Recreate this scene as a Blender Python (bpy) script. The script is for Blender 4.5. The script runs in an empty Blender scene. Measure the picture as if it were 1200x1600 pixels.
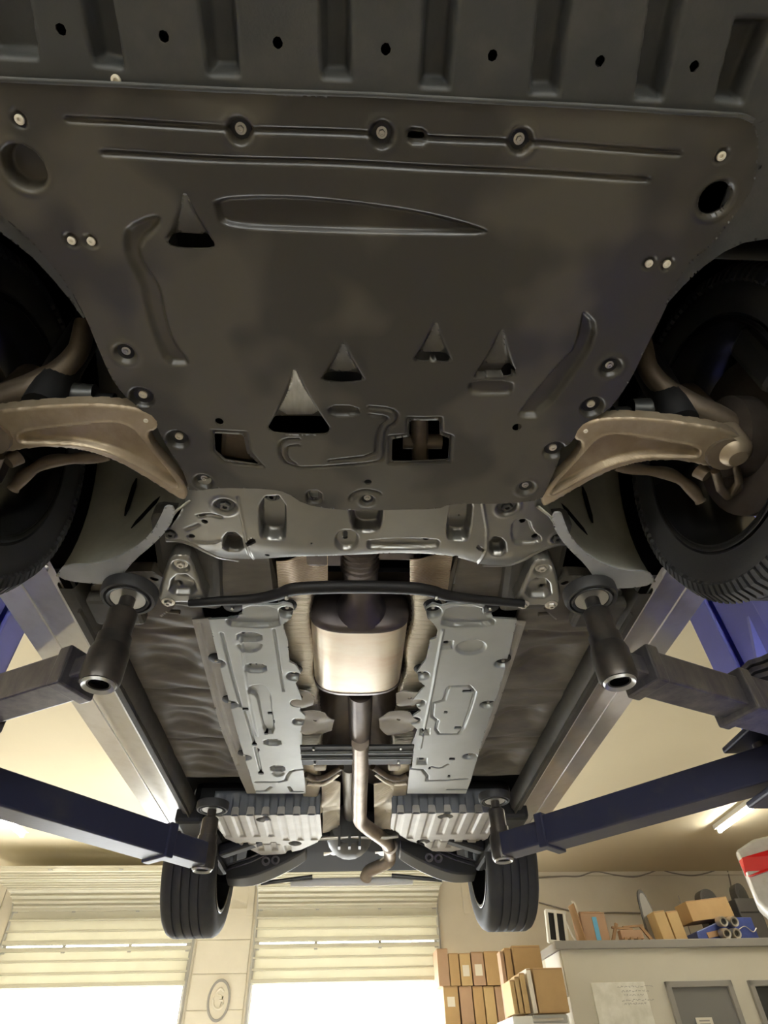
import bpy, bmesh, math, random
import numpy as np
from mathutils import Vector, Matrix, noise as mnoise

random.seed(7)
rng = np.random.default_rng(7)
SC = bpy.context.scene
COL = SC.collection

# ------------------------------------------------------------------ camera
CZ = 1.10                                   # the phone is held 1.1 m above the floor
F_PX, PITCH, YAW, ROLL, CX = 921.85, math.radians(44.964), math.radians(4.344), math.radians(-2.158), -0.0316
_f = np.array([math.sin(YAW) * math.cos(PITCH), math.cos(YAW) * math.cos(PITCH), math.sin(PITCH)])
_r = np.array([math.cos(YAW), -math.sin(YAW), 0.0])
_u = np.cross(_r, _f)
_c, _s = math.cos(ROLL), math.sin(ROLL)
RT, UP, FW = _c * _r + _s * _u, -_s * _r + _c * _u, _f
CAMP = np.array([CX, 0.0, CZ])
cam_d = bpy.data.cameras.new('camera')
cam = bpy.data.objects.new('camera', cam_d)
COL.objects.link(cam)
cam_d.sensor_fit = 'VERTICAL'
cam_d.sensor_height = 24.0
cam_d.lens = F_PX / 1600.0 * 24.0
cam_d.clip_start = 0.02
cam_d.clip_end = 300
cam.matrix_world = Matrix(((RT[0], UP[0], -FW[0], CAMP[0]), (RT[1], UP[1], -FW[1], CAMP[1]),
                           (RT[2], UP[2], -FW[2], CAMP[2]), (0, 0, 0, 1)))
SC.camera = cam

# ------------------------------------------------------------------ exposure, sky
SC.view_settings.view_transform = 'Standard'
SC.view_settings.look = 'None'
SC.view_settings.gamma = 1.0
SC.view_settings.use_curve_mapping = False
SC.view_settings.exposure = 0.45
SC.cycles.max_bounces = 10
SC.cycles.diffuse_bounces = 6
SC.cycles.glossy_bounces = 5
SC.cycles.sample_clamp_indirect = 6.0
SC.cycles.caustics_reflective = False
SC.cycles.caustics_refractive = False

SKY = 14.0
world = bpy.data.worlds.new('overcast_sky')
world.use_nodes = True
bg = world.node_tree.nodes['Background']
bg.inputs[0].default_value = (0.93, 0.97, 1.0, 1)
bg.inputs[1].default_value = SKY
SC.world = world

GA = math.radians(2.5)                      # the garage is turned slightly against the car
GN = np.array([-math.sin(GA), math.cos(GA), 0.0])
DW = 11.0                                   # back wall
ZCEIL = CZ + 2.655


def portal(name, gx0, gx1, gy, z0, z1, flip):
    """Guides daylight sampling through a door opening (garage frame)."""
    l = bpy.data.lights.new(name, 'AREA')
    l.shape = 'RECTANGLE'
    l.size, l.size_y = gx1 - gx0, z1 - z0
    l.cycles.is_portal = True
    o = bpy.data.objects.new(name, l)
    COL.objects.link(o)
    x, y = (gx0 + gx1) / 2, gy
    o.location = (x * math.cos(GA) - y * math.sin(GA), x * math.sin(GA) + y * math.cos(GA), (z0 + z1) / 2)
    o.rotation_euler = (math.radians(-90 if not flip else 90), 0, GA)
    return o


# ------------------------------------------------------------------ photo point -> place
def ray(u, v):
    return (u - 600.0) / F_PX * RT - (v - 800.0) / F_PX * UP + FW


def onz(u, v, z):
    d = ray(u, v)
    return CAMP + d * ((z - CZ) / d[2])


def ony(u, v, y):
    d = ray(u, v)
    return CAMP + d * (y / d[1])


def gpt(P):
    c, s = math.cos(GA), math.sin(GA)
    return np.array([c * P[0] + s * P[1], -s * P[0] + c * P[1], P[2]])


def gy(u, v, D):
    """point in the garage frame on the plane y = D"""
    d = ray(u, v)
    t = (D - CAMP @ GN) / (d @ GN)
    return gpt(CAMP + d * t)


def gz(u, v, z):
    return gpt(onz(u, v, z))


ZT = CZ + 0.92                              # underside of the engine tray


def T(u, v, z=None):
    return onz(u, v, ZT if z is None else z)[:2]


# ------------------------------------------------------------------ materials
def nd(nt, t, **kw):
    n = nt.nodes.new(t)
    for k, v in kw.items():
        setattr(n, k, v)
    return n


def mat(name, col, rough=0.5, metal=0.0, col2=None, scale=6.0, mix=0.5, rough2=None, bump=0.0, bscale=60.0,
        coat=0.0, detail=4.0, stretch=None, spec=0.5, sharp=0.16):
    m = bpy.data.materials.new(name)
    m.use_nodes = True
    nt = m.node_tree
    b = nt.nodes['Principled BSDF']
    b.inputs['Base Color'].default_value = (*col, 1)
    b.inputs['Roughness'].default_value = rough
    b.inputs['Metallic'].default_value = metal
    b.inputs['Specular IOR Level'].default_value = spec
    b.inputs['Coat Weight'].default_value = coat
    tc = nd(nt, 'ShaderNodeTexCoord')
    src = tc.outputs['Object']
    if stretch:
        mp = nd(nt, 'ShaderNodeMapping')
        mp.inputs['Scale'].default_value = stretch
        nt.links.new(src, mp.inputs[0])
        src = mp.outputs[0]
    if col2 is not None or rough2 is not None:
        no = nd(nt, 'ShaderNodeTexNoise')
        no.inputs['Scale'].default_value = scale
        no.inputs['Detail'].default_value = detail
        no.inputs['Roughness'].default_value = 0.6
        nt.links.new(src, no.inputs['Vector'])
        rp = nd(nt, 'ShaderNodeValToRGB')
        rp.color_ramp.elements[0].position = max(0.0, mix - sharp)
        rp.color_ramp.elements[1].position = min(1.0, mix + sharp)
        nt.links.new(no.outputs['Fac'], rp.inputs[0])
        if col2 is not None:
            mx = nd(nt, 'ShaderNodeMix', data_type='RGBA')
            mx.inputs[6].default_value = (*col, 1)
            mx.inputs[7].default_value = (*col2, 1)
            nt.links.new(rp.outputs[0], mx.inputs[0])
            nt.links.new(mx.outputs[2], b.inputs['Base Color'])
        if rough2 is not None:
            mr = nd(nt, 'ShaderNodeMapRange')
            mr.inputs[3].default_value = rough
            mr.inputs[4].default_value = rough2
            nt.links.new(rp.outputs[0], mr.inputs[0])
            nt.links.new(mr.outputs[0], b.inputs['Roughness'])
    if bump > 0:
        n2 = nd(nt, 'ShaderNodeTexNoise')
        n2.inputs['Scale'].default_value = bscale
        n2.inputs['Detail'].default_value = 3
        nt.links.new(src, n2.inputs['Vector'])
        bp = nd(nt, 'ShaderNodeBump')
        bp.inputs['Strength'].default_value = bump
        bp.inputs['Distance'].default_value = 0.004
        nt.links.new(n2.outputs['Fac'], bp.inputs['Height'])
        nt.links.new(bp.outputs[0], b.inputs['Normal'])
    return m


def emit(name, col, strength):
    m = bpy.data.materials.new(name)
    m.use_nodes = True
    nt = m.node_tree
    b = nt.nodes['Principled BSDF']
    b.inputs['Base Color'].default_value = (*col, 1)
    b.inputs['Emission Color'].default_value = (*col, 1)
    b.inputs['Emission Strength'].default_value = strength
    return m


M = {}
M['tray'] = mat('tray_plastic', (0.082, 0.073, 0.055), 0.40, col2=(0.044, 0.040, 0.032), scale=4.6, mix=0.47,
                rough2=0.33, bump=0.05, bscale=240, detail=2.0, sharp=0.05)
M['ramp'] = mat('pale_scoop', (0.34, 0.32, 0.27), 0.36, 0.45, col2=(0.22, 0.205, 0.17), scale=22, mix=0.5, stretch=(2.5, .5, 1))
M['ramp2'] = mat('slightly_pale_scoop', (0.105, 0.098, 0.08), 0.36, 0.1, col2=(0.080, 0.074, 0.06), scale=22, mix=0.5)
M['bumper'] = mat('bumper_plastic', (0.050, 0.051, 0.047), 0.55, col2=(0.075, 0.072, 0.064), scale=14, mix=0.62, bump=0.08, bscale=300)
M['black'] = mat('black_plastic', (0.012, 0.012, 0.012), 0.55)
M['void'] = mat('cavity_shade', (0.006, 0.006, 0.007), 0.85, spec=0.1)  # near-black colour carries the shade inside cavities
M['subframe'] = mat('coated_steel', (0.25, 0.245, 0.228), 0.31, 0.75, col2=(0.30, 0.29, 0.26), scale=7, mix=0.55, bump=0.04, bscale=200)
M['alu'] = mat('cast_aluminium', (0.47, 0.385, 0.27), 0.40, 0.55, col2=(0.32, 0.25, 0.165), scale=9, mix=0.5, rough2=0.6, bump=0.12, bscale=150)
M['alu_dull'] = mat('weathered_aluminium', (0.22, 0.175, 0.125), 0.55, 0.5, col2=(0.15, 0.115, 0.08), scale=12, mix=0.5, bump=0.12, bscale=130)
M['bolt'] = mat('zinc_bolt', (0.62, 0.60, 0.55), 0.32, 0.9)
M['boltw'] = mat('pale_fastener', (0.86, 0.80, 0.66), 0.5, 0.1)
M['boltd'] = mat('dark_bolt', (0.10, 0.10, 0.095), 0.42, 0.6)
M['panel'] = mat('floor_panel_composite', (0.42, 0.445, 0.44), 0.36, 0.35, col2=(0.37, 0.39, 0.38), scale=5, mix=0.5, bump=0.04, bscale=220)
M['flangep'] = mat('seam_sealed_flange', (0.42, 0.40, 0.345), 0.5, col2=(0.36, 0.335, 0.285), scale=9)
M['tankface'] = mat('tank_front_dark', (0.11, 0.12, 0.13), 0.42, col2=(0.13, 0.14, 0.15), scale=8)
M['postdark'] = mat('oily_post_steel', (0.055, 0.052, 0.05), 0.36, 0.6, col2=(0.10, 0.085, 0.07), scale=14)
M['floorpan'] = mat('undercoated_floor', (0.19, 0.17, 0.138), 0.5, col2=(0.105, 0.093, 0.074), scale=9, mix=0.5, bump=0.35, bscale=34, stretch=(0.5, 1.4, 1))
M['pinch'] = mat('sill_undercoat', (0.085, 0.08, 0.07), 0.6, spec=0.2, col2=(0.115, 0.108, 0.093), scale=9, mix=0.55, bump=0.1)
M['paint'] = mat('silver_paint', (0.66, 0.65, 0.62), 0.34, 0.30, col2=(0.56, 0.54, 0.50), scale=16, mix=0.62, coat=0.4)
M['shield'] = mat('heat_shield_foil', (0.80, 0.74, 0.61), 0.42, 0.75, col2=(0.66, 0.58, 0.45), scale=8, mix=0.55, bump=0.25, bscale=70)
M['steel'] = mat('stainless_steel', (0.78, 0.71, 0.60), 0.30, 0.85, col2=(0.70, 0.57, 0.45), scale=6, mix=0.58, rough2=0.42, bump=0.05, bscale=60, stretch=(1, 2.5, 1))
M['steel_dark'] = mat('heat_tinted_steel', (0.17, 0.145, 0.13), 0.38, 0.8, col2=(0.11, 0.095, 0.10), scale=7, mix=0.5)
M['pipe'] = mat('exhaust_pipe_steel', (0.48, 0.41, 0.34), 0.40, 0.8, col2=(0.33, 0.27, 0.22), scale=10, mix=0.5, bump=0.06)
M['brace'] = mat('black_brace', (0.016, 0.015, 0.015), 0.5, 0.0, spec=0.25)
M['dullblack'] = mat('dull_black_plastic', (0.035, 0.034, 0.034), 0.8, spec=0.12)
M['lining'] = mat('tunnel_lining', (0.20, 0.165, 0.13), 0.4, 0.6, col2=(0.12, 0.095, 0.085), scale=6, mix=0.5)
M['foilbrown'] = mat('scorched_foil', (0.50, 0.41, 0.29), 0.4, 0.7, col2=(0.36, 0.27, 0.18), scale=10, mix=0.5)
M['rubber'] = mat('tyre_rubber', (0.026, 0.027, 0.029), 0.68, col2=(0.036, 0.036, 0.035), scale=14, mix=0.5, bump=0.08, bscale=160)
M['rim'] = mat('dark_rim', (0.030, 0.030, 0.031), 0.25, 0.6)
M['rust'] = mat('brake_disc_iron', (0.13, 0.11, 0.095), 0.55, 0.5, col2=(0.10, 0.08, 0.065), scale=20)
M['liner'] = mat('liner_plastic', (0.42, 0.41, 0.335), 0.5, col2=(0.32, 0.31, 0.25), scale=7, mix=0.5, bump=0.1)
M['flange'] = mat('deflector_plastic', (0.42, 0.43, 0.42), 0.45, col2=(0.35, 0.355, 0.34), scale=8)
M['blue'] = mat('lift_blue_paint', (0.32, 0.35, 1.0), 0.30, col2=(0.30, 0.33, 0.95), scale=4, bump=0.03)
M['navy'] = mat('arm_navy_paint', (0.024, 0.027, 0.060), 0.40, col2=(0.060, 0.058, 0.062), scale=7, mix=0.68, bump=0.08)
M['armsteel'] = mat('worn_arm_steel', (0.17, 0.16, 0.155), 0.38, 0.55, col2=(0.075, 0.07, 0.09), scale=7, mix=0.5, bump=0.08, stretch=(3, 3, 1))
M['rubpad'] = mat('lift_pad_rubber', (0.035, 0.035, 0.035), 0.55)
M['padsteel'] = mat('pad_steel', (0.45, 0.45, 0.43), 0.34, 0.8)
M['tank'] = mat('tank_shield_aluminium', (0.50, 0.485, 0.44), 0.46, 0.4, col2=(0.42, 0.40, 0.36), scale=9, bump=0.03)
M['ceiling'] = mat('ceiling_paint', (0.74, 0.66, 0.48), 0.8, col2=(0.71, 0.63, 0.455), scale=0.8)
M['wall'] = mat('wall_paint', (0.74, 0.69, 0.58), 0.75, col2=(0.70, 0.65, 0.54), scale=2.5, bump=0.05)
M['wall_trim'] = mat('wall_trim_paint', (0.70, 0.65, 0.54), 0.6)
M['doorp'] = mat('garage_door_paint', (0.66, 0.63, 0.52), 0.22, col2=(0.62, 0.59, 0.48), scale=3)
_m = M['doorp']
_nt = _m.node_tree
_b = _nt.nodes['Principled BSDF']
_tl = nd(_nt, 'ShaderNodeBsdfTranslucent')
_tl.inputs[0].default_value = (0.95, 0.92, 0.78, 1)      # translucent_door fibreglass lets daylight glow through
_mx = nd(_nt, 'ShaderNodeMixShader')
_mx.inputs[0].default_value = 0.17
_nt.links.new(_b.outputs[0], _mx.inputs[1])
_nt.links.new(_tl.outputs[0], _mx.inputs[2])
_nt.links.new(_mx.outputs[0], _nt.nodes['Material Output'].inputs[0])
M['track'] = mat('galvanised_track', (0.42, 0.41, 0.38), 0.42, 0.6)
M['floor'] = mat('concrete_floor', (0.66, 0.63, 0.57), 0.38, col2=(0.58, 0.55, 0.49), scale=1.5, bump=0.1)
M['yard'] = mat('pale_paving', (0.72, 0.71, 0.68), 0.8, col2=(0.66, 0.65, 0.62), scale=1.0)
M['office'] = mat('office_panel_paint', (0.64, 0.605, 0.505), 0.55, col2=(0.61, 0.575, 0.475), scale=1.2)
M['office_trim'] = mat('office_trim_grey', (0.30, 0.285, 0.26), 0.45)
M['glass_dark'] = mat('window_glass', (0.035, 0.038, 0.04), 0.08, 0.0, coat=0.5)
M['board'] = mat('notice_board', (0.90, 0.88, 0.80), 0.35, col2=(0.70, 0.68, 0.58), scale=5)
M['ink'] = mat('faded_ink', (0.36, 0.34, 0.31), 0.7)
M['white'] = mat('white_paint', (0.80, 0.79, 0.74), 0.4)
M['card'] = mat('cardboard', (0.50, 0.33, 0.155), 0.8, col2=(0.45, 0.295, 0.135), scale=4, bump=0.05)
M['card2'] = mat('cardboard_brown', (0.40, 0.245, 0.13), 0.8, col2=(0.36, 0.22, 0.11), scale=4)
M['card3'] = mat('cardboard_tan', (0.56, 0.40, 0.19), 0.8, col2=(0.50, 0.35, 0.165), scale=4)
M['cardpink'] = mat('cardboard_rosy', (0.46, 0.30, 0.19), 0.8, col2=(0.43, 0.275, 0.17), scale=4)
M['tape'] = mat('box_label_paper', (0.76, 0.71, 0.60), 0.6)
M['bluetape'] = mat('blue_tape', (0.12, 0.42, 0.66), 0.4)
M['bluebag'] = mat('blue_plastic', (0.055, 0.085, 0.30), 0.4, col2=(0.04, 0.06, 0.22), scale=8)
M['dkitem'] = mat('dark_grey_plastic', (0.085, 0.08, 0.075), 0.6)
M['red'] = mat('red_lamp_plastic', (0.70, 0.02, 0.02), 0.15, coat=0.8)
M['cable'] = mat('wall_cable', (0.26, 0.235, 0.20), 0.6)
M['tube'] = emit('fluorescent_tube', (1.0, 0.95, 0.82), 80.0)
M['wood'] = mat('bare_wood', (0.42, 0.28, 0.14), 0.7, col2=(0.34, 0.22, 0.10), scale=8, stretch=(1, 6, 1))

def ribbed(m, scale, dist):
    """fine pressed ribs across the foil"""
    nt = m.node_tree
    b = nt.nodes['Principled BSDF']
    tc = nd(nt, 'ShaderNodeTexCoord')
    w = nd(nt, 'ShaderNodeTexWave', bands_direction='Y')
    w.inputs['Scale'].default_value = scale
    w.inputs['Distortion'].default_value = 1.5
    w.inputs['Detail Scale'].default_value = 0.6
    nt.links.new(tc.outputs['Object'], w.inputs['Vector'])
    bp = nd(nt, 'ShaderNodeBump')
    bp.inputs['Strength'].default_value = 0.8
    bp.inputs['Distance'].default_value = dist
    nt.links.new(w.outputs['Fac'], bp.inputs['Height'])
    nt.links.new(bp.outputs[0], b.inputs['Normal'])


ribbed(M['shield'], 60.0, 0.0022)
ribbed(M['foilbrown'], 48.0, 0.0028)

# ------------------------------------------------------------------ mesh building
class MB:
    def __init__(s):
        s.v, s.f = [], []

    def add(s, vs, fs):
        b = len(s.v)
        s.v += [tuple(float(c) for c in p) for p in vs]
        s.f += [tuple(b + i for i in f) for f in fs]
        return s

    def box(s, c, size, rz=0.0, ax=None):
        hx, hy, hz = [q / 2 for q in size]
        P = [Vector((x, y, z)) for z in (-hz, hz) for y in (-hy, hy) for x in (-hx, hx)]
        R = ax if ax is not None else Matrix.Rotation(rz, 3, 'Z')
        return s.add([tuple(R @ p + Vector(c)) for p in P],
                     [(0, 2, 3, 1), (4, 5, 7, 6), (0, 1, 5, 4), (2, 6, 7, 3), (0, 4, 6, 2), (1, 3, 7, 5)])

    def beam(s, a, b, w, h, up=(0, 0, 1), taper=1.0):
        """box section from a to b, w across, h along up"""
        a, b = Vector(a), Vector(b)
        d = (b - a).normalized()
        x = d.cross(Vector(up)).normalized()
        z = x.cross(d)
        vs = []
        for p, k in ((a, 1.0), (b, taper)):
            for sx, sz in ((-1, -1), (1, -1), (1, 1), (-1, 1)):
                vs.append(tuple(p + x * sx * w / 2 * k + z * sz * h / 2 * k))
        return s.add(vs, [(0, 1, 2, 3), (7, 6, 5, 4), (0, 4, 5, 1), (1, 5, 6, 2), (2, 6, 7, 3), (3, 7, 4, 0)])

    def rings(s, rr, caps=True, close=False):
        n = len(rr[0])
        vs = [p for r in rr for p in r]
        fs = []
        m = len(rr)
        for k in range(m - 1 if not close else m):
            k2 = (k + 1) % m
            for i in range(n):
                j = (i + 1) % n
                fs.append((k * n + i, k * n + j, k2 * n + j, k2 * n + i))
        if caps and not close:
            fs.append(tuple(range(n - 1, -1, -1)))
            fs.append(tuple((m - 1) * n + i for i in range(n)))
        return s.add(vs, fs)

    def tube(s, path, r, n=16, sx=1.0, up=(0, 0, 1), caps=True):
        P = [Vector(p) for p in path]
        rr = []
        u0 = Vector(up)
        for k, p in enumerate(P):
            d = (P[min(k + 1, len(P) - 1)] - P[max(k - 1, 0)]).normalized()
            x = d.cross(u0)
            if x.length < 1e-4:
                x = d.cross(Vector((1, 0, 0)))
            x.normalize()
            z = x.cross(d)
            rad = r[k] if isinstance(r, (list, tuple)) else r
            rr.append([tuple(p + x * (math.cos(2 * math.pi * i / n) * rad * sx) + z * (math.sin(2 * math.pi * i / n) * rad)) for i in range(n)])
        return s.rings(rr, caps)

    def cyl(s, a, b, r0, r1=None, n=20, caps=True):
        return s.tube([a, b], [r0, r0 if r1 is None else r1], n, caps=caps)

    def lathe(s, prof, c, axis=(0, 0, 1), n=32):
        """prof = [(r, h)], turned about axis through c"""
        ax = Vector(axis).normalized()
        x = ax.orthogonal().normalized()
        y = ax.cross(x)
        c = Vector(c)
        rr = []
        for r, h in prof:
            rr.append([tuple(c + ax * h + (x * math.cos(2 * math.pi * i / n) + y * math.sin(2 * math.pi * i / n)) * max(r, 1e-5)) for i in range(n)])
        return s.rings(rr, caps=False)

    def prism(s, poly, z0, z1):
        n = len(poly)
        vs = [(p[0], p[1], z0) for p in poly] + [(p[0], p[1], z1) for p in poly]
        fs = [tuple(range(n - 1, -1, -1)), tuple(range(n, 2 * n))]
        fs += [(i, (i + 1) % n, n + (i + 1) % n, n + i) for i in range(n)]
        return s.add(vs, fs)

    def ext(s, poly3, d):
        """extrude a 3-D polygon by vector d"""
        n = len(poly3)
        vs = [tuple(p) for p in poly3] + [tuple(Vector(p) + Vector(d)) for p in poly3]
        fs = [tuple(range(n - 1, -1, -1)), tuple(range(n, 2 * n))]
        fs += [(i, (i + 1) % n, n + (i + 1) % n, n + i) for i in range(n)]
        return s.add(vs, fs)

    def grid(s, rows):
        m, n = len(rows), len(rows[0])
        return s.add([p for r in rows for p in r],
                     [(k * n + i, k * n + i + 1, (k + 1) * n + i + 1, (k + 1) * n + i) for k in range(m - 1) for i in range(n - 1)])

    def mesh(s, name, m, smooth=None, fix=True):
        me = bpy.data.meshes.new(name)
        me.from_pydata(s.v, [], s.f)
        if fix:
            bm = bmesh.new()
            bm.from_mesh(me)
            bmesh.ops.recalc_face_normals(bm, faces=bm.faces)
            bm.to_mesh(me)
            bm.free()
        me.materials.append(m)
        if smooth is not None:
            me.shade_smooth()
            me.set_sharp_from_angle(angle=math.radians(smooth))
        return me

    def build(s, name, m, parent=None, smooth=None, bevel=0.0, frame=0.0, thick=0.0, seg=2):
        o = bpy.data.objects.new(name, s.mesh(name, m, smooth))
        COL.objects.link(o)
        if parent is not None:
            o.parent = parent
        if frame and parent is None:
            o.rotation_euler.z = frame
        if thick:
            sm = o.modifiers.new('thickness', 'SOLIDIFY')
            sm.thickness = thick
            sm.offset = 0
        if bevel:
            bv = o.modifiers.new('bevel', 'BEVEL')
            bv.width = bevel
            bv.segments = seg
            bv.limit_method = 'ANGLE'
            bv.angle_limit = math.radians(35)
        return o


def empty(name, loc=(0, 0, 0), frame=0.0):
    o = bpy.data.objects.new(name, None)
    COL.objects.link(o)
    o.empty_display_size = 0.1
    o.location = loc
    o.rotation_euler.z = frame
    return o


def tag(o, label=None, cat=None, group=None, kind=None):
    if label: o['label'] = label
    if cat: o['category'] = cat
    if group: o['group'] = group
    if kind: o['kind'] = kind
    return o


def link_mesh(name, me, parent, loc, rot=None, scale=None):
    o = bpy.data.objects.new(name, me)
    COL.objects.link(o)
    o.parent = parent
    o.location = loc
    if rot is not None: o.rotation_euler = rot
    if scale is not None: o.scale = scale
    return o


def chaikin(P, it=2, closed=True):
    P = np.asarray(P, float)
    for _ in range(it):
        Q = np.roll(P, -1, 0) if closed else P[1:]
        A = P if closed else P[:-1]
        new = np.stack([A * .75 + Q * .25, A * .25 + Q * .75], 1).reshape(-1, P.shape[1])
        if not closed:
            new = np.concatenate([P[:1], new, P[-1:]])
        P = new
    return P


def catmull(P, n=8):
    P = [np.asarray(p, float) for p in P]
    out = []
    for i in range(len(P) - 1):
        p0, p1, p2, p3 = P[max(i - 1, 0)], P[i], P[i + 1], P[min(i + 2, len(P) - 1)]
        for k in range(n):
            t = k / n
            out.append(0.5 * ((2 * p1) + (-p0 + p2) * t + (2 * p0 - 5 * p1 + 4 * p2 - p3) * t * t + (-p0 + 3 * p1 - 3 * p2 + p3) * t ** 3))
    out.append(P[-1])
    return [tuple(p) for p in out]


def seg_dist(X, Y, P, closed):
    P = np.asarray(P, float)
    d2 = np.full(X.shape, 1e9)
    n = len(P)
    for i in range(n if closed else n - 1):
        a, b = P[i], P[(i + 1) % n]
        e = b - a
        L = e @ e + 1e-12
        t = np.clip(((X - a[0]) * e[0] + (Y - a[1]) * e[1]) / L, 0, 1)
        d2 = np.minimum(d2, (X - a[0] - t * e[0]) ** 2 + (Y - a[1] - t * e[1]) ** 2)
    return np.sqrt(d2)


def poly_sdf(X, Y, P):
    P = np.asarray(P, float)
    ins = np.zeros(X.shape, bool)
    n = len(P)
    for i in range(n):
        a, b = P[i], P[(i + 1) % n]
        if a[1] == b[1]:
            continue
        c = ((a[1] > Y) != (b[1] > Y)) & (X < (b[0] - a[0]) * (Y - a[1]) / (b[1] - a[1]) + a[0])
        ins ^= c
    d = seg_dist(X, Y, P, True)
    return np.where(ins, -d, d)


def sstep(t):
    t = np.clip(t, 0, 1)
    return t * t * (3 - 2 * t)


class Relief:
    """pressed relief of a sheet: recesses go up (+z), away from the ground"""
    def __init__(s):
        s.ops = []

    def _box(s, P, pad):
        P = np.asarray(P, float)
        return P[:, 0].min() - pad, P[:, 0].max() + pad, P[:, 1].min() - pad, P[:, 1].max() + pad

    def groove(s, P, w=0.005, d=0.004, closed=False):
        P = np.asarray(P, float)
        def fn(X, Y):
            q = seg_dist(X, Y, P, closed)
            return d * (1 - sstep(q / w))
        s.ops.append((s._box(P, w), fn))

    def region(s, P, d=0.006, e=0.006):
        P = np.asarray(P, float)
        def fn(X, Y):
            return d * sstep(-poly_sdf(X, Y, P) / e)
        s.ops.append((s._box(P, 0.002), fn))

    def dimple(s, c, r, d=0.006, e=0.006, ry=None, lip=0.0):
        ry = ry or r
        def fn(X, Y):
            q = np.sqrt(((X - c[0]) / r) ** 2 + ((Y - c[1]) / ry) ** 2)
            z = d * sstep((1 - q) * r / e)
            if lip:
                z = z - lip * np.exp(-(((q - 1.12) * r) / 0.004) ** 2)
            return z
        s.ops.append(((c[0] - r * 1.6, c[0] + r * 1.6, c[1] - ry * 1.6, c[1] + ry * 1.6), fn))

    def naca(s, apex, b1, b2, depth):
        """ramp that sinks from the apex to the base edge b1-b2"""
        apex, b1, b2 = [np.asarray(p, float) for p in (apex, b1, b2)]
        m = (b1 + b2) / 2
        ax = m - apex
        L = np.linalg.norm(ax); ax = ax / L
        sd = np.array([-ax[1], ax[0]])
        hw = np.linalg.norm(b2 - b1) / 2
        def fn(X, Y):
            t = ((X - apex[0]) * ax[0] + (Y - apex[1]) * ax[1]) / L
            q = np.abs((X - apex[0]) * sd[0] + (Y - apex[1]) * sd[1])
            w = 0.006 + (hw - 0.004) * np.clip(t, 0, 1.3) ** 1.35
            g = sstep((w - q) / 0.007)
            return depth * np.clip(t, 0, 1.0) * g * ((t > -0.02) & (t < 1.06))
        P = np.array([apex - sd * hw * 1.3, apex + sd * hw * 1.3, b1 + ax * L * .25 - sd * hw * .3, b2 + ax * L * .25 + sd * hw * .3, b1 + ax * L * .25 + sd * hw * .3, b2 + ax * L * .25 - sd * hw * .3])
        s.ops.append((s._box(P, 0.01), fn))

    def fun(s, fn):
        s.ops.append((None, fn))

    def __call__(s, X, Y):
        Z = np.zeros_like(X)
        for bb, fn in s.ops:
            if bb is None:
                Z += fn(X, Y)
            else:
                k = (X > bb[0]) & (X < bb[1]) & (Y > bb[2]) & (Y < bb[3])
                if k.any():
                    Z[k] += fn(X[k], Y[k])
        return Z


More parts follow.
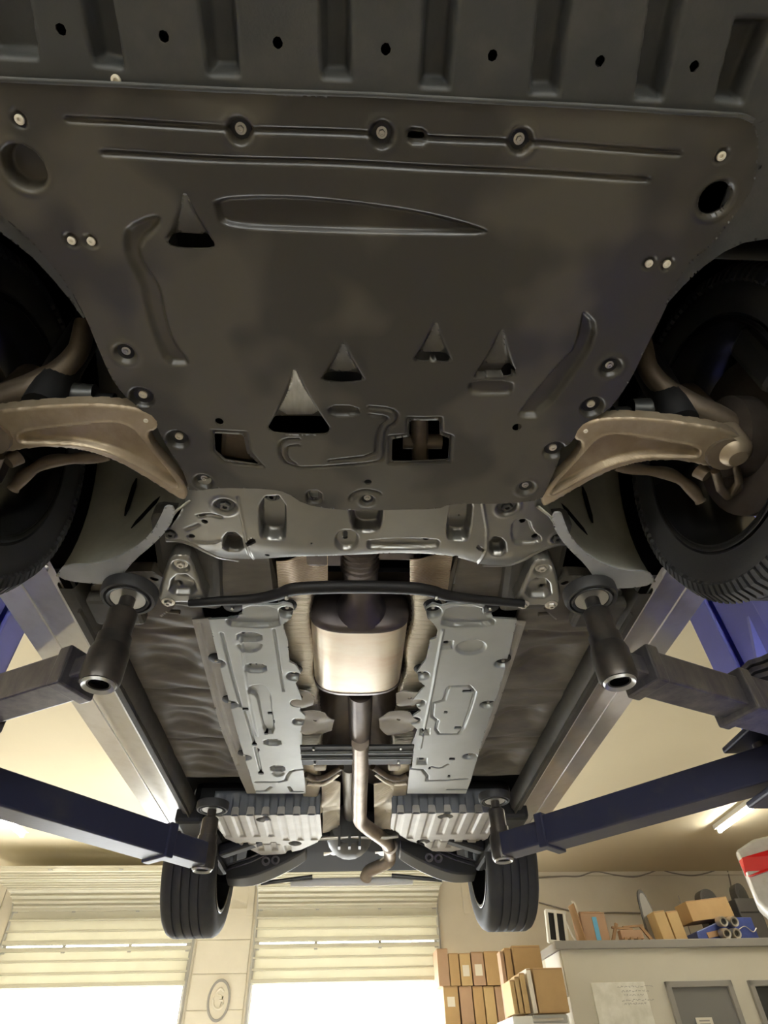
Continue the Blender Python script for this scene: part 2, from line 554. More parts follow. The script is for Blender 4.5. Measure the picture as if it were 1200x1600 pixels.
def sheet(name, outline, holes, relief, m, parent, res, z0, thick=0.004, mapper=None, flip=False, edge_round=0.0):
    """A pressed sheet: regular grid cut to an outline and holes, given relief and an edge."""
    outline = np.asarray(outline, float)
    x0, y0 = outline.min(0) - res * 1.5
    x1, y1 = outline.max(0) + res * 1.5
    xs, ys = np.arange(x0, x1, res), np.arange(y0, y1, res)
    X, Y = np.meshgrid(xs, ys)
    S = poly_sdf(X, Y, outline)
    for h in holes:
        h = np.asarray(h, float)
        a, b = h.min(0) - 3 * res, h.max(0) + 3 * res
        k = (X > a[0]) & (X < b[0]) & (Y > a[1]) & (Y < b[1])
        if k.any():
            S[k] = np.maximum(S[k], -poly_sdf(X[k], Y[k], h))
    S0 = S.copy()
    gyy, gxx = np.gradient(S, res)
    g = np.sqrt(gxx ** 2 + gyy ** 2) + 1e-9
    near = np.abs(S) < res * 0.62
    X = np.where(near, X - S * gxx / g ** 2, X)
    Y = np.where(near, Y - S * gyy / g ** 2, Y)
    keep = (S < 0) | near
    Z = relief(X.ravel(), Y.ravel()).reshape(X.shape) if relief else np.zeros_like(X)
    if edge_round:
        Z = Z + edge_round * (1 - np.sqrt(np.clip(1 - (1 - np.clip(-S0 / edge_round, 0, 1)) ** 2, 0, 1)))
    idx = -np.ones(X.shape, int)
    idx[keep] = np.arange(keep.sum())
    V = np.stack([X[keep], Y[keep], z0 + Z[keep]], 1)
    a, b, c, d = idx[:-1, :-1], idx[:-1, 1:], idx[1:, 1:], idx[1:, :-1]
    q = (a >= 0) & (b >= 0) & (c >= 0) & (d >= 0)
    Q = np.stack([a[q], d[q], c[q], b[q]], 1)
    tri = []
    for t3 in ((a, d, c), (d, c, b), (c, b, a), (b, a, d)):
        ok = ~q
        for w in t3:
            ok = ok & (w >= 0)
        tri.append(np.stack([w[ok] for w in t3], 1))
    Tt = np.concatenate(tri)
    nv = len(V)
    # boundary edges -> rim
    E = np.concatenate([Q[:, [0, 1]], Q[:, [1, 2]], Q[:, [2, 3]], Q[:, [3, 0]], Tt[:, [0, 1]], Tt[:, [1, 2]], Tt[:, [2, 0]]])
    key = np.sort(E, 1)
    key = key[:, 0] * (nv + 1) + key[:, 1]
    _, first, cnt = np.unique(key, return_index=True, return_counts=True)
    B = E[first[cnt == 1]]
    bv = np.unique(B)
    mp = -np.ones(nv, int)
    mp[bv] = np.arange(len(bv))
    lowv = V[bv].copy()
    upv = V[bv].copy()
    upv[:, 2] += thick
    V2 = np.concatenate([V, lowv, upv])
    o1, o2 = nv, nv + len(bv)
    R4 = np.stack([mp[B[:, 1]] + o1, mp[B[:, 0]] + o1, mp[B[:, 0]] + o2, mp[B[:, 1]] + o2], 1)
    QQ = np.concatenate([Q, R4])
    if mapper is not None:
        V2 = mapper(V2)
    if flip:
        QQ = QQ[:, ::-1]; Tt = Tt[:, ::-1]
    me = bpy.data.meshes.new(name)
    nl = len(QQ) * 4 + len(Tt) * 3
    me.vertices.add(len(V2))
    me.vertices.foreach_set('co', V2.astype(np.float32).ravel())
    me.loops.add(nl)
    me.loops.foreach_set('vertex_index', np.concatenate([QQ.ravel(), Tt.ravel()]).astype(np.int32))
    me.polygons.add(len(QQ) + len(Tt))
    st = np.concatenate([np.arange(len(QQ)) * 4, len(QQ) * 4 + np.arange(len(Tt)) * 3])
    me.polygons.foreach_set('loop_start', st.astype(np.int32))
    me.update(calc_edges=True)
    me.validate()
    me.materials.append(m)
    me.shade_smooth()
    o = bpy.data.objects.new(name, me)
    COL.objects.link(o)
    if parent is not None:
        o.parent = parent
    return o


def circ(c, r, n=20, ry=None):
    ry = ry or r
    return np.array([(c[0] + r * math.cos(2 * math.pi * i / n), c[1] + ry * math.sin(2 * math.pi * i / n)) for i in range(n)])


def P2(pts, z=None, it=0, closed=True):
    q = np.array([T(u, v, z) for u, v in pts])
    return chaikin(q, it, closed) if it else q


def mir(P):
    P = np.asarray(P, float).copy()
    P[:, 0] *= -1
    return P


# fasteners: shared meshes, head down
def bolt_mesh(name, m, r, h, n=6, bolt_disc=True, socket=True):
    b = MB()
    if bolt_disc:
        b.lathe([(0, 0), (r * 1.55, 0), (r * 1.55, -h * .3), (r * .9, -h * .42), (0, -h * .42)], (0, 0, 0), n=18)
    b.lathe([(0, 0), (r, -h * .2), (r, -h * .85), (r * .82, -h), (r * .42 if socket else 0, -h)] + ([(r * .38, -h * .6), (0, -h * .6)] if socket else []), (0, 0, 0), n=n)
    return b.mesh(name, m, 40)


BM = {
    'small': bolt_mesh('bolt', M['bolt'], .0048, .006, 6),
    'pale': bolt_mesh('fastener', M['boltw'], .0062, .005, 14, False),
    'shade_ring': MB().lathe([(.0072, 0), (.0072, -.002), (.0125, -.003), (.0140, -.001), (.0140, .002)], (0, 0, 0), n=24).mesh('shade_ring', M['black'], 40),  # black ring paints in the dark of the recess round a bolt
    'big': bolt_mesh('bolt', M['boltd'], .013, .014, 6),
    'bigz': bolt_mesh('bolt', M['bolt'], .012, .013, 6),
    'floor': bolt_mesh('bolt', M['bolt'], .0052, .007, 6, False),
}


def bolt(kind, parent, xy, z, s=1.0):
    return link_mesh('bolt', BM[kind], parent, (xy[0], xy[1], z), None, (s, s, s))
#NEXT

# ================================================================== the garage
GX0, GX1, GY0 = -7.0, 10.5, -5.0
dl = gy(400, 1500, DW)[0]; dr = gy(683, 1500, DW)[0]          # middle door jambs
ll = gy(2, 1500, DW)[0]; lr = gy(292, 1500, DW)[0]            # left door jambs
zo = gy(540, 1434, DW)[2]                                     # top of the openings
zb = gy(540, 1538, DW)[2]                                     # lower edge of the half-raised doors


def struct(b, name, m, **kw):
    o = b.build(name, m, frame=GA, **kw)
    return tag(o, kind='structure')


struct(MB().box(((GX0 + GX1) / 2, (GY0 + DW) / 2, -0.05), (GX1 - GX0, DW - GY0 + .4, .1)), 'floor', M['floor'])
struct(MB().box(((GX0 + GX1) / 2, (GY0 + DW) / 2, ZCEIL + .05), (GX1 - GX0 + .4, DW - GY0 + .4, .1)), 'ceiling', M['ceiling'])
b = MB()
for x0, x1, z0, z1 in ((GX0, ll, 0, ZCEIL), (lr, dl, 0, ZCEIL), (dr, GX1, 0, ZCEIL), (ll, lr, zo, ZCEIL), (dl, dr, zo, ZCEIL)):  # pillars and headers
    b.box(((x0 + x1) / 2, DW + .1, (z0 + z1) / 2), (x1 - x0, .2, z1 - z0))
struct(b, 'wall_back', M['wall'])
struct(MB().box((GX0 - .1, (GY0 + DW) / 2, ZCEIL / 2), (.2, DW - GY0 + .4, ZCEIL)), 'wall_left', M['wall'])
struct(MB().box((GX1 + .1, (GY0 + DW) / 2, ZCEIL / 2), (.2, DW - GY0 + .4, ZCEIL)), 'wall_right', M['wall'])
b = MB()
FD = [(-4.6, -1.7), (-.9, 2.0)]  # unseen openings, added and sized for daylight from behind the camera
ZFD = 1.15
xs_ = [GX0] + [q for p in FD for q in p] + [GX1]
for i in range(0, len(xs_), 2):
    b.box(((xs_[i] + xs_[i + 1]) / 2, GY0 - .1, ZCEIL / 2), (xs_[i + 1] - xs_[i], .2, ZCEIL))
for x0, x1 in FD:
    b.box(((x0 + x1) / 2, GY0 - .1, (ZFD + ZCEIL) / 2), (x1 - x0, .2, ZCEIL - ZFD))
struct(b, 'wall_front', M['wall'])
struct(MB().box((1.5, DW + 13.3, -0.12), (60, 26, .1)), 'pavement_back', M['yard'])
struct(MB().box((1.5, GY0 - 13.3, -0.12), (60, 26, .1)), 'pavement_front', M['yard'])
# narrow mouldings: along the wall head and between the blocks of the pillar
b = MB()
b.box(((GX0 + GX1) / 2, DW - .02, ZCEIL - .03), (GX1 - GX0, .04, .06))
struct(b, 'trim_1', M['wall_trim'], bevel=.008)
n = 2
for px in (8, 55, 187, 385 + 10, 725):
    x = gy(px, 1385, DW)[0]
    struct(MB().box((x, DW - .012, (zo + ZCEIL) / 2), (.10, .024, ZCEIL - zo - .06)), 'trim_%d' % n, M['wall_trim'], bevel=.006)
    n += 1
for x in (lr + .05, dl - .05, dr + .05, ll - .05):
    struct(MB().box((x, DW - .015, zo / 2), (.09, .03, zo)), 'trim_%d' % n, M['wall_trim'], bevel=.006)
    n += 1
# courses of the block pillar between the doors
wb = bpy.data.objects['wall_back']
for k, zc in enumerate(np.arange(.25, zo, .405)):
    MB().box(((lr + dl) / 2, DW - .006, zc), (dl - lr - .22, .02, .397)).build('block', M['wall'], wb, bevel=.004)

portal('daylight_back_middle', dl, dr, DW + .1, 0, zb, True)
portal('daylight_back_left', ll, lr, DW + .1, 0, zb, True)
for i, (x0, x1) in enumerate(FD):
    portal('daylight_front', x0, x1, GY0 - .1, 0, ZFD, False)


# ---- half-raised sectional doors
def door_path(s):
    """distance along the track from the lower edge -> (y, z, tangent angle)"""
    R = .32
    yv = DW - .03
    v1 = (zo + .02) - zb
    arc = R * math.pi / 2
    if s < v1:
        return yv, zb + s, 0.0
    if s < v1 + arc:
        a = (s - v1) / R
        return yv - R + R * math.cos(a), zb + v1 + R * math.sin(a), a
    return yv - R - (s - v1 - arc), zb + v1 + R, math.pi / 2


def sectional_door(name, x0, x1):
    root = tag(empty(name, (0, 0, 0), GA), kind='structure')
    H = .50
    w = x1 - x0 + .10
    xc = (x0 + x1) / 2
    for k in range(5):
        ya, za, _ = door_path(k * H + .01)
        yb, zb_, _ = door_path((k + 1) * H - .01)
        d = Vector((0, yb - ya, zb_ - za)); L = d.length; d.normalize()
        nrm = Vector((1, 0, 0)).cross(d)            # inwards
        if nrm.y > 0 and abs(d.z) > .5: nrm = -nrm
        if abs(d.z) <= .5 and nrm.z > 0: nrm = -nrm
        R = Matrix((Vector((1, 0, 0)), nrm, d)).transposed()
        c = Vector((xc, (ya + yb) / 2, (za + zb_) / 2))
        sec = MB()
        sec.box(c, (w, .03, L), ax=R)
        for t in (-.5, -.17, .17, .5):              # rolled ribs on the inner face
            sec.box(c + d * (t * (L - .07)) + nrm * .028, (w - .02, .045, .05 if abs(t) > .3 else .025), ax=R)
        s_ = sec.build('door_section', M['doorp'], root, bevel=.005)
        for t in (-.5, -.18, .18, .5):
            MB().box(c + Vector((t * (w - .12), 0, 0)) + nrm * .035 + d * (L / 2 - .03), (.05, .012, .10), ax=R).build('hinge', M['track'], s_, bevel=.003)
    for sx, xe in ((-1, x0 - .045), (1, x1 + .045)):
        pts = []
        for s in [-(zb - .05)] + list(np.linspace(0, 2.9, 40)):
            y, z, _ = door_path(max(s, 0))
            if s < 0: z = .05
            pts.append((xe, y - .02, z))
        MB().tube(pts, .028, 6, up=(1, 0, 0)).build('track', M['track'], root)
    MB().box((xc, DW - .012, zo + .12), (w, .02, .30)).build('header_seal', M['wall_trim'], root)
    return root


sectional_door('door_1', dl, dr)
sectional_door('door_2', ll, lr)

# ---- oval plaque on the pillar
pc = gy(342, 1563, DW - .02)
sg = empty('wall_plaque', tuple(Matrix.Rotation(GA, 3, 'Z') @ Vector((pc[0], pc[1], pc[2] - .24))), GA)
tag(sg, 'oval grey plaque with a raised rim on the pillar between the garage doors', 'plaque')
def oval(rx, rz, y, n=40): return [(rx * math.cos(2 * math.pi * i / n), y, .24 + rz * math.sin(2 * math.pi * i / n)) for i in range(n)]
MB().ext(oval(.16, .24, 0), (0, -.02, 0)).build('plate', M['wall_trim'], sg, bevel=.004)
b = MB(); b.rings([oval(.16, .24, -.02), oval(.155, .235, -.035), oval(.135, .212, -.035), oval(.13, .205, -.02)], caps=False)
b.build('rim', M['office_trim'], sg, smooth=50)
b = MB(); b.tube(catmull([(.06, -.025, .33), (.0, -.025, .37), (-.07, -.025, .29), (-.06, -.025, .18), (.0, -.025, .14), (.06, -.025, .17), (.06, -.025, .23), (.01, -.025, .235)], 5), .014, 8)
b.tube([(-.02, -.025, .30), (.05, -.025, .28), (.03, -.025, .16)], .010, 8)
b.build('emblem', M['wall'], sg, smooth=50)

# ---- fluorescent fittings
def tube_light(gx, gyc, length, label, rz=0.0):
    p = Matrix.Rotation(GA, 3, 'Z') @ Vector((gx, gyc, ZCEIL))
    r = empty('fluorescent_light', p, GA + rz)
    tag(r, label, 'light', 'ceiling tube lights')
    MB().box((0, 0, -.03), (.12, length, .06)).build('housing', M['white'], r, bevel=.008)
    for s in (-1, 1):
        MB().box((0, s * (length / 2 - .02), -.085), (.05, .03, .06)).build('socket', M['white'], r, bevel=.004)
    MB().cyl((0, -length / 2 + .03, -.09), (0, length / 2 - .03, -.09), .019, n=14).build('tube', M['tube'], r, smooth=60)


def lamp_at(u0, v0, u1, v1, label):
    a, c = gz(u0, v0, ZCEIL - .09), gz(u1, v1, ZCEIL - .09)
    L = float(np.linalg.norm(c - a))
    ang = math.atan2(c[1] - a[1], c[0] - a[0]) - math.pi / 2
    tube_light((a[0] + c[0]) / 2, (a[1] + c[1]) / 2, max(L, .6), label, ang)


lamp_at(36, 1306, -45, 1243, 'lit tube light on the ceiling at the left edge, beyond the blue lift arm')
lamp_at(1123, 1300, 1205, 1240, 'lit tube light on the ceiling at the right edge, above the storage shelf')
lamp_at(292, 1262, 250, 1208, 'lit tube light on the ceiling beside the left sill of the raised car')
lamp_at(1290, 1178, 1420, 1090, 'unseen tube light added near the right lift column')  # out of view, added for more light in the garage

# ================================================================== the car on the lift
car = tag(empty('car', (0, 2.2, 1.88)), 'silver car raised on the lift, seen from below with its whole underbody', 'car')
CARO = Vector((0, 2.2, 1.88))


def cpart(o, parent=None):
    """parent to the car without moving it"""
    p = car if parent is None else parent
    o.parent = p
    o.matrix_parent_inverse = Matrix.Translation(-CARO) if p is car else Matrix.Identity(4)
    return o


def cb(mb, name, m, parent=None, **kw):
    return cpart(mb.build(name, m, None, **kw), parent)


def cs(*a, **kw):
    parent = kw.pop('sub', None)
    return cpart(sheet(*a, **kw), parent)


# ---------------------------------------------------------------- engine undertray
out = P2([(-48, 122), (100, 131), (300, 140), (600, 153), (900, 168), (1138, 179), (1172, 186), (1184, 204), (1186, 240), (1180, 290),
          (1150, 335), (1112, 384), (1080, 408), (1058, 440), (1036, 490), (1008, 545), (988, 588), (968, 620), (950, 642), (925, 656), (905, 668),
          (896, 690), (880, 702), (868, 735), (853, 768), (846, 782), (800, 786), (750, 786), (702, 788), (684, 797), (600, 798), (520, 795), (475, 789),
          (448, 771), (420, 765), (340, 761), (296, 768), (293, 757), (284, 735), (263, 705), (247, 676), (240, 655), (213, 636), (190, 612), (172, 585),
          (150, 535), (133, 495), (110, 455), (80, 415), (45, 375), (0, 335), (-42, 300), (-60, 240)], it=1)
R_ = Relief()
holes = []
Tl = lambda pts, it=0, closed=True: P2(pts, None, it, closed)
# two long swages
R_.groove(Tl([(105, 186), (360, 200)], closed=False), .0055, .0075)
R_.groove(Tl([(392, 202), (578, 211)], closed=False), .0055, .0075)
R_.groove(Tl([(672, 217), (795, 222)], closed=False), .0055, .0075)
R_.groove(Tl([(832, 224), (1060, 238)], closed=False), .0055, .0075)
R_.groove(Tl([(160, 239), (1010, 279)], closed=False), .0055, .0075)
for u, v in ((375, 203), (597, 212), (814, 221)):
    R_.dimple(T(u, v), .0185, .013, .008, lip=.002)
for u, v in ((30, 187), (1127, 244), (110, 378), (141, 379), (1015, 413), (1043, 414)):
    R_.dimple(T(u, v - 1), .0125, .005, .004)
for u, v in ((195, 552), (955, 575), (318, 752), (822, 762)):
    R_.dimple(T(u, v), .021, .010, .010, lip=.002)
R_.region(Tl([(632, 197), (670, 199), (672, 230), (634, 229)], 1), .009, .006)
holes.append(Tl([(638, 208), (664, 209), (664, 220), (638, 219)]))
# round openings
R_.dimple(T(38, 262), .030, .026, .006, lip=.002)
holes.append(circ(T(1118, 311), .0225, 28)); R_.dimple(T(1118, 311), .027, .006, .006, lip=.002)
# ram scoops and their slots
for apex, b1, b2, dep, slot in (
    ((290, 297), (266, 366), (334, 368), .018, [(272, 363), (318, 364), (331, 368), (338, 378), (334, 387), (300, 387), (270, 384), (264, 374)]),
    ((460, 572), (424, 656), (512, 656), .028, [(424, 654), (508, 655), (515, 662), (514, 676), (506, 680), (430, 678), (420, 671), (420, 660)]),
    ((536, 530), (505, 585), (567, 584), .014, [(512, 582), (552, 582), (568, 588), (566, 595), (540, 598), (512, 595), (503, 589)]),
    ((682, 500), (648, 556), (703, 554), .014, [(652, 550), (700, 552), (704, 564), (690, 565), (676, 561), (662, 565), (648, 562)]),
    ((785, 509), (742, 582), (804, 575), .016, [(790, 568), (804, 570), (806, 582), (798, 588), (782, 588)])):
    R_.naca(T(*apex), T(*b1, ZT + dep * .6), T(*b2, ZT + dep * .6), dep)
    vm = sum(q[1] for q in slot) / len(slot)
    holes.append(chaikin(np.array([T(u, v, ZT + dep * .6 if v < vm else ZT) for u, v in slot]), 1))
R_.region(Tl([(733, 592), (803, 594), (804, 612), (796, 620), (738, 618), (730, 608)], 1), .008, .006)
# broad pressed fields
R_.region(Tl([(332, 304), (430, 303), (560, 314), (660, 328), (745, 351), (768, 362), (752, 373), (640, 369), (450, 366), (345, 356), (335, 330)], 2), .011, .009)
R_.region(Tl([(190, 372), (196, 350), (238, 331), (256, 336), (252, 358), (222, 382), (226, 410), (256, 447), (262, 500), (276, 540), (298, 566),
              (292, 576), (258, 573), (240, 530), (224, 480), (218, 440), (194, 402)], 1), .012, .010)
R_.region(Tl([(912, 482), (938, 509), (924, 556), (848, 656), (812, 657), (808, 647), (880, 562), (898, 548), (906, 500)], 1), .014, .008)
# small pressings around the drain covers
R_.region(Tl([(510, 633), (560, 634), (565, 650), (516, 653)], 1), .010, .004)
R_.groove(Tl([(577, 636), (610, 638), (622, 646), (620, 658), (604, 668), (601, 690), (600, 714), (590, 721), (480, 734), (450, 729), (437, 713), (436, 696), (445, 687), (467, 687)], 1, False), .0048, .0065)
R_.groove(Tl([(577, 648), (604, 650), (606, 656), (592, 665), (588, 690), (587, 710), (515, 721)], 1, False), .0042, .006)
R_.groove(Tl([(467, 697), (450, 698), (446, 706), (450, 719), (462, 727)], 1, False), .0042, .006)
thole = [(640, 654), (686, 654), (687, 677), (702, 684), (700, 719), (612, 719), (613, 683), (639, 679)]
holes.append(Tl(thole)); R_.groove(Tl([(637, 651), (689, 651), (690, 675), (706, 681), (704, 722), (608, 722), (609, 680), (636, 677)]), .0045, .006, True)
lhole = [(334, 679), (380, 680), (386, 708), (406, 727), (352, 719), (336, 706)]
holes.append(Tl(lhole)); R_.groove(Tl([(331, 676), (384, 677), (390, 706), (411, 730), (350, 723), (332, 708)]), .0045, .006, True)
holes.append(circ(T(342, 661), .0082)); holes.append(circ(T(808, 670), .0092)); holes.append(circ(T(575, 751), .0078))
R_.region(Tl([(476, 767), (503, 766), (506, 788), (478, 790)], 1), .008, .005)
holes.append(Tl([(484, 770), (497, 770), (497, 783), (485, 783)]))
R_.region(Tl([(542, 780), (548, 768), (570, 760), (596, 766), (599, 775), (575, 768), (560, 772), (552, 784)], 1), .007, .006)
R_.dimple(T(574, 780), .017, .008, .006, lip=.0015)
# notches around the frame bolts
for u, v in ((221, 622), (926, 637), (277, 690), (866, 705)):
    R_.dimple(T(u, v), .024, .014, .008)
# slight sag between the fixings
R_.fun(lambda X, Y: .004 * np.sin(X * 9 + 1.1) * np.sin(Y * 7) + .0025 * np.sin(X * 21 + Y * 13))
RTRAY = R_
tray = cs('undertray', out, holes, R_, M['tray'], None, .0026, ZT, .004)
for u, v in ((375, 203), (597, 212), (814, 221), (195, 552), (955, 575), (318, 752), (822, 762), (574, 780)):
    p = T(u, v); z = ZT + float(R_(np.array([p[0]]), np.array([p[1]]))[0])
    bolt('small', tray, p, z + .0005)
    link_mesh('shade_ring', BM['shade_ring'], tray, (p[0], p[1], z + .0005), None, (1.15, 1.15, 1))
for u, v in ((30, 187), (1127, 244), (110, 378), (141, 379), (1015, 413), (1043, 414)):
    p = T(u, v); z = ZT + float(R_(np.array([p[0]]), np.array([p[1]]))[0])
    bolt('pale', tray, p, z + .001)
for u, v in ((221, 622), (926, 637), (277, 690), (866, 705)):
    p = T(u, v); z = ZT + float(R_(np.array([p[0]]), np.array([p[1]]))[0])
    bolt('pale', tray, p, z + .001, 1.25)
    link_mesh('shade_ring', BM['shade_ring'], tray, (p[0], p[1], z + .001), None, (1.5, 1.5, 1))
# paler sheets laid over the scoop ramps
for apex, b1, b2, mk in (((290, 300), (268, 364), (332, 366), 'ramp2'), ((460, 577), (428, 652), (508, 652), 'ramp'), ((536, 535), (509, 581), (563, 580), 'ramp2'), ((682, 505), (652, 552), (699, 550), 'ramp2'), ((785, 514), (748, 568), (800, 568), 'ramp2')):
    dz_ = {300: .010, 577: .016, 535: .008, 505: .008, 514: .009}[apex[1]]
    a_, q1, q2 = T(*apex), T(*b1, ZT + dz_), T(*b2, ZT + dz_)
    m1, m2 = (a_ + q1) / 2, (a_ + q2) / 2
    cc = (q1 + q2) / 2
    m1 = m1 + (np.array([(a_[0] + cc[0]) / 2, (a_[1] + cc[1]) / 2]) - m1) * .32
    m2 = m2 + (np.array([(a_[0] + cc[0]) / 2, (a_[1] + cc[1]) / 2]) - m2) * .32
    o = chaikin(np.array([a_ + (-.004, 0), m1, q1, q2, m2, a_ + (.004, 0)]), 1)
    cpart(sheet('scoop_ramp', o, [], R_, M[mk], None, .0026, ZT - .0007, .0005), tray)
# what shows through the drain openings
cb(MB().tube([(*T(655, 648, ZT + .06), ZT + .06), (*T(657, 730, ZT + .05), ZT + .05)], .018, 14), 'engine_mount_stem', M['alu_dull'], smooth=50)
cb(MB().cyl((*T(630, 690, ZT + .06), ZT + .06), (*T(690, 690, ZT + .06), ZT + .06), .016, n=14), 'engine_mount_pin', M['alu_dull'], smooth=50)
cb(MB().box((*T(372, 700, ZT + .03), ZT + .045), (.07, .07, .03), .2), 'gearbox_boss', M['alu_dull'], bevel=.01)

# ---------------------------------------------------------------- front bumper underside
yt = T(600, 153)[1]
def fan(u0, v0, u1, v1, ext=-.34):
    a, c = T(u0, v0), T(u1, v1)
    d = a - c
    k = (ext - c[1]) / d[1]
    return c + d * k, c
R_ = Relief()
chan = [((122, 0), (142, 104), (175, 0), (194, 112)), ((308, 0), (322, 120), (367, 0), (375, 122)), ((497, 0), (500, 126), (550, 0), (551, 127)),
        ((662, 0), (655, 138), (717, 0), (705, 142)), ((842, 0), (828, 150), (900, 0), (876, 150)), ((1017, 0), (992, 158), (1075, 0), (1040, 160)),
        ((1152, 28), (1118, 160), (1215, 28), (1165, 165)), ((-60, 0), (-28, 92), (44, 0), (60, 96))]
for k, (a0, a1, b0, b1) in enumerate(chan):
    p, q = fan(*a0, *a1); r, s = fan(*b0, *b1)
    if k == 6:
        p, q = T(*a0), T(*a1); r, s = T(*b0), T(*b1)
    R_.region(np.array([p, q, s, r]), .036, .008)
bh = [circ(T(u, v), .0065, 14) for u, v in ((92, 47), (254, 58), (433, 68), (603, 78), (771, 88), (940, 97), (1088, 105))]
bh.append(np.array([T(1190, 182), T(1199, 184), T(1199, 192), T(1190, 190)]))
bh.append(np.array([T(1185, 262), T(1196, 238), T(1199, 240), T(1188, 270)]))
R_.fun(lambda X, Y: np.where(Y < .02, (.02 - Y) ** 2 * 1.1, 0) + np.clip(np.abs(X) - .60, 0, 1) ** 2 * .8)
ob = np.array([(-.86, .16), (-.80, -.12), (-.6, -.27), (-.3, -.335), (0, -.35), (.3, -.335), (.6, -.27), (.80, -.12), (.86, .16), (.86, .33),
               (.70, .31), (.58, .315), (.53, .345), (.49, .41), (.475, .46), (.48, .40), (.51, .31), (.505, .20), (.46, .19), (0, .18), (-.46, .19), (-.52, .20), (-.525, .31), (-.49, .40), (-.475, .50), (-.495, .44), (-.535, .37), (-.60, .325), (-.70, .31), (-.86, .33)])
ob = chaikin(ob, 1)
bump = cs('bumper_underpanel', ob, bh, R_, M['bumper'], None, .0035, ZT + .006, .004)
link_mesh('clip', BM['pale'], bump, (*T(180, 126), ZT + .006))
cb(MB().tube([(*p, ZT - .0008 + float(RTRAY(np.array([p[0]]), np.array([p[1]]))[0])) for p in chaikin(np.array([T(u, v) for u, v in ((-40, 121), (300, 137), (600, 150), (900, 165), (1138, 177), (1160, 180), (1176, 188))]), 3, False)], .0032, 6), 'tray_edge_bead', M['bumper'], smooth=60)

# ---------------------------------------------------------------- front subframe plate
ZS = ZT + .012
Sp = lambda pts, it=0, closed=True: P2(pts, ZS, it, closed)
so = Sp([(296, 745), (420, 742), (570, 745), (720, 748), (852, 750), (856, 780), (862, 800), (872, 828), (886, 848), (884, 857), (868, 856), (842, 862), (818, 880),
         (795, 893), (757, 893), (735, 881), (700, 870), (570, 868), (500, 869), (450, 872), (402, 886), (370, 892), (345, 889), (325, 871), (300, 854), (276, 848),
         (258, 849), (256, 842), (270, 822), (284, 798), (290, 775)], 1)
R_ = Relief(); holes = []
def pill(u0, v0, u1, v1, it=2):
    r = 2
    return Sp([(u0, v0), (u1, v0), (u1, v1), (u0, v1)], it)
def dimp(u, v, r, d, e=.006, lip=0.0):
    R_.dimple(T(u, v, ZS), r, d, e, lip=lip)
R_.region(Sp([(404, 775), (446, 775), (449, 838), (440, 846), (410, 844), (404, 832)], 1), .040, .007)
R_.region(Sp([(704, 775), (741, 775), (735, 838), (728, 847), (702, 846), (696, 836)], 1), .040, .007)
R_.region(Sp([(542, 780), (600, 780), (597, 826), (585, 834), (560, 833), (548, 824)], 1), .036, .008)
R_.region(Sp([(520, 846), (528, 830), (545, 826), (560, 834), (562, 850), (550, 860), (530, 860)], 2), .014, .006)
R_.region(Sp([(575, 842), (682, 841), (690, 850), (682, 861), (578, 861), (572, 852)], 1), .013, .006)
for u, v, r in ((417, 872, .006), (713, 873, .006), (401, 812, .003), (666, 848, .008), (320, 814, .0075), (299, 840, .0075), (818, 819, .008), (837, 844, .008), (487, 848, .003), (574, 808, .003), (720, 824, .003), (424, 820, .003)):
    holes.append(circ(T(u, v, ZS), r, 14))
holes.append(Sp([(536, 836), (543, 836), (543, 848), (536, 848)]))
holes.append(Sp([(383, 848), (396, 840), (400, 848), (388, 855)]))
holes.append(Sp([(745, 850), (757, 858), (755, 863), (744, 856)]))
# side pressings
R_.groove(Sp([(310, 806), (325, 802), (345, 806)], 1, False), .006, .010)
R_.groove(Sp([(294, 842), (300, 850), (335, 850), (343, 846)], 1, False), .005, -.006)
R_.groove(Sp([(290, 830), (303, 824), (310, 820)], 1, False), .006, .005)
R_.region(Sp([(800, 814), (828, 812), (834, 832), (848, 842), (846, 852), (806, 852), (797, 842)], 1), .010, .005)
for u, v, r, d in ((352, 789, .026, .010), (793, 795, .026, .010), (265, 838, .016, .006), (872, 845, .016, .006)):
    dimp(u, v, r, d, .009, .002)
R_.region(Sp([(348, 832), (376, 832), (382, 866), (346, 868)], 1), .038, .006)
R_.region(Sp([(765, 838), (790, 840), (792, 868), (763, 868)], 1), .038, .006)
# weld seams
R_.groove(Sp([(372, 775), (382, 830), (388, 868), (394, 888)], 1, False), .004, -.004)
R_.groove(Sp([(752, 775), (764, 845), (748, 888)], 1, False), .004, -.004)
# dished ends
R_.fun(lambda X, Y: .006 * np.sin(X * 14) * np.cos(Y * 11) + np.clip(np.abs(X) - .36, 0, 1) * .10 + np.clip(Y - 1.04, 0, .1) ** 2 * 3)
plate = cs('subframe_plate', so, holes, R_, M['subframe'], None, .0027, ZS, .006)
def zat(R, u, v, z0):
    p = T(u, v, z0); return (p, z0 + float(R(np.array([p[0]]), np.array([p[1]]))[0]))
for u, v, k in ((352, 789, 'big'), (793, 795, 'big'), (265, 838, 'big'), (872, 845, 'big'), (362, 843, 'big'), (778, 848, 'big'), (422, 791, 'big'), (724, 792, 'big')):
    p, z = zat(R_, u, v, ZS)
    bolt(k, plate, p, z + .0008, .85 if k == 'bigz' else 1)
# rolled lip along the rear edge of the subframe
for pts in ([(258, 849), (276, 848), (300, 854), (325, 871), (345, 889), (370, 893)], [(885, 857), (868, 857), (842, 863), (818, 881), (795, 894), (757, 894)]):
    q = Sp(pts, 2, False)
    zz = ZS + R_(q[:, 0].copy(), q[:, 1].copy())
    cb(MB().tube([(a[0], a[1], c + .006) for a, c in zip(q, zz)], .009, 10), 'subframe_lip', M['subframe'], smooth=60)

